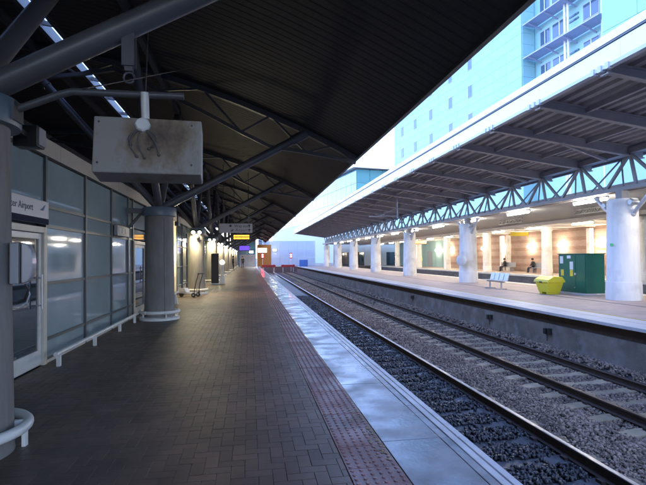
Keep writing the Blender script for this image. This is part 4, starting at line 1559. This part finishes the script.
# round sign on second white column
yd = ICY[1]
rs = empty('round_mirror', (GX - 0.62, yd - 0.42, 1.32), 'white round disc fixed to the second white column', 'disc', rz=R(35))
dsk = MB().lathe([(0.33, 0), (0.33, 0.05), (0.28, 0.08)], n=28).build('disc', CONCW, rs, True)
dsk.matrix_local = Matrix.Rotation(R(-90), 4, 'Y')
MB().bar((0, 0, 0), (0.3, 0.05, 0), 0.05).build('bracket', LGREY, rs)
for k in (0, 1, 2):
    for s_ in (-1, 1):
        sp = empty('loudspeaker', (GX - 0.1, ICY[k] + s_ * 0.6, 3.36), '%s side loudspeaker at the top of the %s white column' % ('near' if s_ < 0 else 'rear', ORD[k]), 'speaker', 'loudspeakers on the white columns')
        MB().tube([(-0.15, 0, 0), (0.15, 0, 0)], 0.09, 14).build('horn', LGREY, sp, True)
        MB().bar((0, 0, 0.08), (0, -s_ * 0.16, 0.14), 0.03).build('bracket', DARKST, sp)
ex = empty('green_exit_plate', (GX - 0.52, ICY[0] - 0.08, 1.88), 'small green plate on the large white column', 'sign', rz=R(-10))
MB().box(-0.012, 0.0, -0.07, 0.07, 0, 0.09).build('plate', GREENS, ex)

# yellow hanging signs of the far platform, yellow wall notice
for k, (x, y, z, w) in enumerate(((22.2, 35.7, 3.1, 1.6), (22.2, 45.0, 3.1, 1.6), (22.2, 62.0, 3.1, 1.8))):
    ys_ = empty('yellow_hanging_sign', (x, y, z), '%s yellow hanging platform sign from the right over the far platform' % ORD[k], 'sign', 'yellow signs of the far platform')
    MB().box(-w / 2, w / 2, -0.05, 0.05, 0.1, 0.42).build('board', YSIGN, ys_, bevel=0.01)
    for q in (-0.5, 0.5):
        MB().tube([(q, 0, 0.42), (q, 0, 0.78)], 0.02, 8).build('hanger', LGREY, ys_)
yn = empty('yellow_wall_notice', (26.98, at(602, 0, 27), 2.0), 'yellow notice on the brick wall beside the large white column', 'sign')
MB().box(-0.02, 0, -0.45, 0.45, 0, 0.55).build('sheet', YSIGN, yn)
cd = empty('amber_display', (20.5, 54, 3.05), 'lit orange train display high above the far tracks', 'display')
MB().box(-0.9, 0.9, 0, 0.2, 0, 0.5).build('case', BLACK, cd, bevel=0.01)
MB().box(-0.8, 0.8, -0.006, -0.001, 0.08, 0.42).build('display', mat('orange_display', (0.7, 0.3, 0.1), 0.4, emit=(1, 0.3, 0.1), es=0.35), cd)
MB().tube([(0, 0.1, 0.5), (0, 0.1, 0.83)], 0.03, 8).build('hanger', LGREY, cd)

ob_y = at(398, 0, 9.5)
oh = empty('overhead_line_bracket', (9.5, ob_y, 4.2), 'grey overhead line bracket hanging below the island canopy', 'bracket')
MB().tube([(0, 0, -0.15), (0, 0, icz(9.5) - 4.2)], 0.04, 10).build('drop_post', GIRD, oh, True)
MB().tube([(0, 0, 0.0), (-1.9, 0, -0.06)], 0.03, 10).build('arm', GIRD, oh, True)
MB().tube([(0, 0, 0.55), (-1.2, 0, -0.03)], 0.022, 8).build('stay', GIRD, oh, True)

# cable tray trusses under the soffit
for k, (x, yq, ln) in enumerate(((16.2, 27.0, 2.6), (16.2, 20.0, 2.4))):
    ct = empty('cable_tray', (x, yq, 3.6), '%s dark cable tray hanging under the pale soffit' % ORD[k], 'cable tray')
    for z in (0.0, 0.22):
        MB().bar((0, -ln / 2, z), (0, ln / 2, z), 0.05).build('rail', DARKST, ct)
    for i in range(6):
        a = -ln / 2 + i * ln / 6
        MB().bar((0, a, 0), (0, a + ln / 12, 0.22), 0.03).bar((0, a + ln / 12, 0.22), (0, a + ln / 6, 0), 0.03).build('lattice', DARKST, ct)
    MB().tube([(0, 0, 0.22), (0, 0, 0.28)], 0.02, 8).build('hanger', DARKST, ct)

# steel benches on far platform
for k, (px) in enumerate((505, 540)):
    yy = at(px, 0, 25.6)
    b_ = empty('far_bench', (25.9, yy, 0), 'dark metal bench %s the brick wall' % ('left of the two by' if k == 0 else 'right of the two by'), 'bench', 'benches on the far platform')
    MB().box(-0.45, 0, -1.3, 1.3, 0.42, 0.47).build('seat', GREYBOX, b_)
    MB().box(0.0, 0.06, -1.3, 1.3, 0.47, 0.9).build('backrest', GREYBOX, b_)
    for q in (-1.0, 1.0):
        MB().box(-0.4, 0.0, q - 0.04, q + 0.04, 0, 0.42).build('leg', GREYBOX, b_)


# ---------------------------------------------------------------- people
def person(loc, rz, label, pose='stand', jacket=DCLOTH, legs=DCLOTH2, bag=False):
    root = empty('person', loc, label, 'person', rz=rz)
    if pose == 'stand':
        J = {'pel': (0, 0, 0.95), 'ab': (0, 0.01, 1.12), 'ch': (0, 0.0, 1.33), 'nk': (0, -0.01, 1.5), 'hd0': (0, -0.02, 1.58), 'hd': (0, -0.03, 1.68),
             'shl': (-0.17, 0, 1.42), 'shr': (0.17, 0, 1.42), 'ell': (-0.24, 0.02, 1.14), 'elr': (0.24, 0.02, 1.14), 'wrl': (-0.23, -0.07, 0.9), 'wrr': (0.23, -0.07, 0.9),
             'hal': (-0.22, -0.1, 0.8), 'har': (0.22, -0.1, 0.8),
             'hpl': (-0.1, 0, 0.9), 'hpr': (0.1, 0, 0.9), 'knl': (-0.11, -0.03, 0.5), 'knr': (0.11, -0.06, 0.5), 'anl': (-0.12, 0.02, 0.09), 'anr': (0.12, 0.03, 0.09),
             'tol': (-0.13, -0.15, 0.04), 'tor': (0.13, -0.14, 0.04)}
    else:
        J = {'pel': (0, 0, 0.55), 'ab': (0, 0.03, 0.72), 'ch': (0, 0.04, 0.93), 'nk': (0, 0.0, 1.1), 'hd0': (0, -0.02, 1.18), 'hd': (0, -0.04, 1.28),
             'shl': (-0.17, 0.03, 1.02), 'shr': (0.17, 0.03, 1.02), 'ell': (-0.24, -0.02, 0.76), 'elr': (0.24, -0.02, 0.76), 'wrl': (-0.15, -0.22, 0.68), 'wrr': (0.15, -0.22, 0.68),
             'hal': (-0.1, -0.3, 0.66), 'har': (0.1, -0.3, 0.66),
             'hpl': (-0.1, 0, 0.54), 'hpr': (0.1, 0, 0.54), 'knl': (-0.12, -0.42, 0.53), 'knr': (0.12, -0.44, 0.53), 'anl': (-0.12, -0.46, 0.09), 'anr': (0.12, -0.52, 0.09),
             'tol': (-0.13, -0.62, 0.04), 'tor': (0.13, -0.68, 0.04)}
    RAD = {'pel': 0.15, 'ab': 0.13, 'ch': 0.16, 'nk': 0.06, 'hd0': 0.085, 'hd': 0.105, 'sh': 0.075, 'el': 0.05, 'wr': 0.038, 'ha': 0.035, 'hp': 0.1, 'kn': 0.065, 'an': 0.045, 'to': 0.035}
    names = list(J)
    E = [('pel', 'ab'), ('ab', 'ch'), ('ch', 'nk'), ('nk', 'hd0'), ('hd0', 'hd')]
    for s_ in 'lr':
        E += [('ch', 'sh' + s_), ('sh' + s_, 'el' + s_), ('el' + s_, 'wr' + s_), ('wr' + s_, 'ha' + s_),
              ('pel', 'hp' + s_), ('hp' + s_, 'kn' + s_), ('kn' + s_, 'an' + s_), ('an' + s_, 'to' + s_)]
    me = bpy.data.meshes.new('body')
    me.from_pydata([J[n] for n in names], [(names.index(a), names.index(b)) for a, b in E], [])
    o = bpy.data.objects.new('body', me)
    COL.objects.link(o)
    o.modifiers.new('skin', 'SKIN')
    sv = me.skin_vertices[0].data
    for i, n_ in enumerate(names):
        r_ = RAD.get(n_, RAD.get(n_[:2], 0.05))
        sv[i].radius = (r_, r_ * (0.75 if n_ in ('ch', 'ab', 'pel') else 1))
        sv[i].use_root = (n_ == 'pel')
    sub = o.modifiers.new('sub', 'SUBSURF')
    sub.levels = sub.render_levels = 1
    bpy.context.view_layer.update()
    em_ = bpy.data.meshes.new_from_object(o.evaluated_get(bpy.context.evaluated_depsgraph_get()))
    bpy.data.objects.remove(o)
    em_.materials.clear()
    for mm in (jacket, legs, SKIN, BLACK):
        em_.materials.append(mm)
    nk = J['nk'][2]
    hz = J['pel'][2]
    hands = [Vector(J['hal']), Vector(J['har'])]
    for p in em_.polygons:
        c = p.center
        p.use_smooth = True
        if c.z > nk + 0.01:
            p.material_index = 2
        elif min((c - h).length for h in hands) < 0.08:
            p.material_index = 2
        elif c.z < 0.09:
            p.material_index = 3
        elif (c.z < hz - 0.02 and abs(c.x) < 0.2) or (pose != 'stand' and c.y < -0.05 and c.z < 0.62):
            p.material_index = 1
    b = link('body', em_, root)
    h = J['hd']
    MB().ball((h[0], h[1] + 0.02, h[2] + 0.03), 0.118, 14, 10, 1.0).build('hair', HAIR, root, True)
    MB().ball((h[0], h[1] - 0.11, h[2] - 0.02), 0.018, 8, 6, 1.3).build('nose', SKIN, root, True)
    if bag:
        MB().box(0.18, 0.34, -0.12, 0.2, 0.5, 0.85).build('bag', BLACK, root, bevel=0.03)
    return root


person((-0.98, 73.0, 0), R(200), 'person in dark coat standing far along the near platform', 'stand')
person((-2.0, 60.0, 0), R(100), 'person in dark clothes beside the columns far along the near platform', 'stand')
py_ = at(394.5, 0, 24.0)
person((24.0, py_, 0), R(60), 'person in dark clothes standing on the far platform left of a white column', 'stand')
py_ = at(420.5, 0, 25.4)
person((25.4, py_, 0), R(-40), 'person in yellow hi vis top and dark trousers standing on the far platform', 'stand', jacket=HIVIS)
py_ = at(503, 0, 25.6)
person((25.75, py_, -0.07), R(-90), 'person in dark coat seated on the left bench by the brick wall', 'sit')
py_ = at(535, 0, 25.6)
person((25.75, py_ + 0.6, -0.07), R(-90), 'person in dark clothes seated on the right bench by the brick wall', 'sit')

# signal cables and bits on the island platform face
for k, (y, z) in enumerate(((15.2, -0.55), (23.0, -0.5), (12.0, -0.55))):
    jb = empty('junction_box', (OE + 0.12, y, z), '%s small dark junction box on the island platform face' % ORD[k], 'box', 'junction boxes on the platform face')
    MB().box(-0.08, 0.02, -0.14, -0.02, -0.08, 0.08).build('case', BLACK, jb, bevel=0.01)
    MB().box(-0.08, 0.02, 0.03, 0.15, -0.1, 0.06).build('case', BLACK, jb, bevel=0.01)
    MB().tube([(0.01, 0.09, -0.09), (0.012, 0.09, -0.3)], 0.012, 8).build('conduit', BLACK, jb)
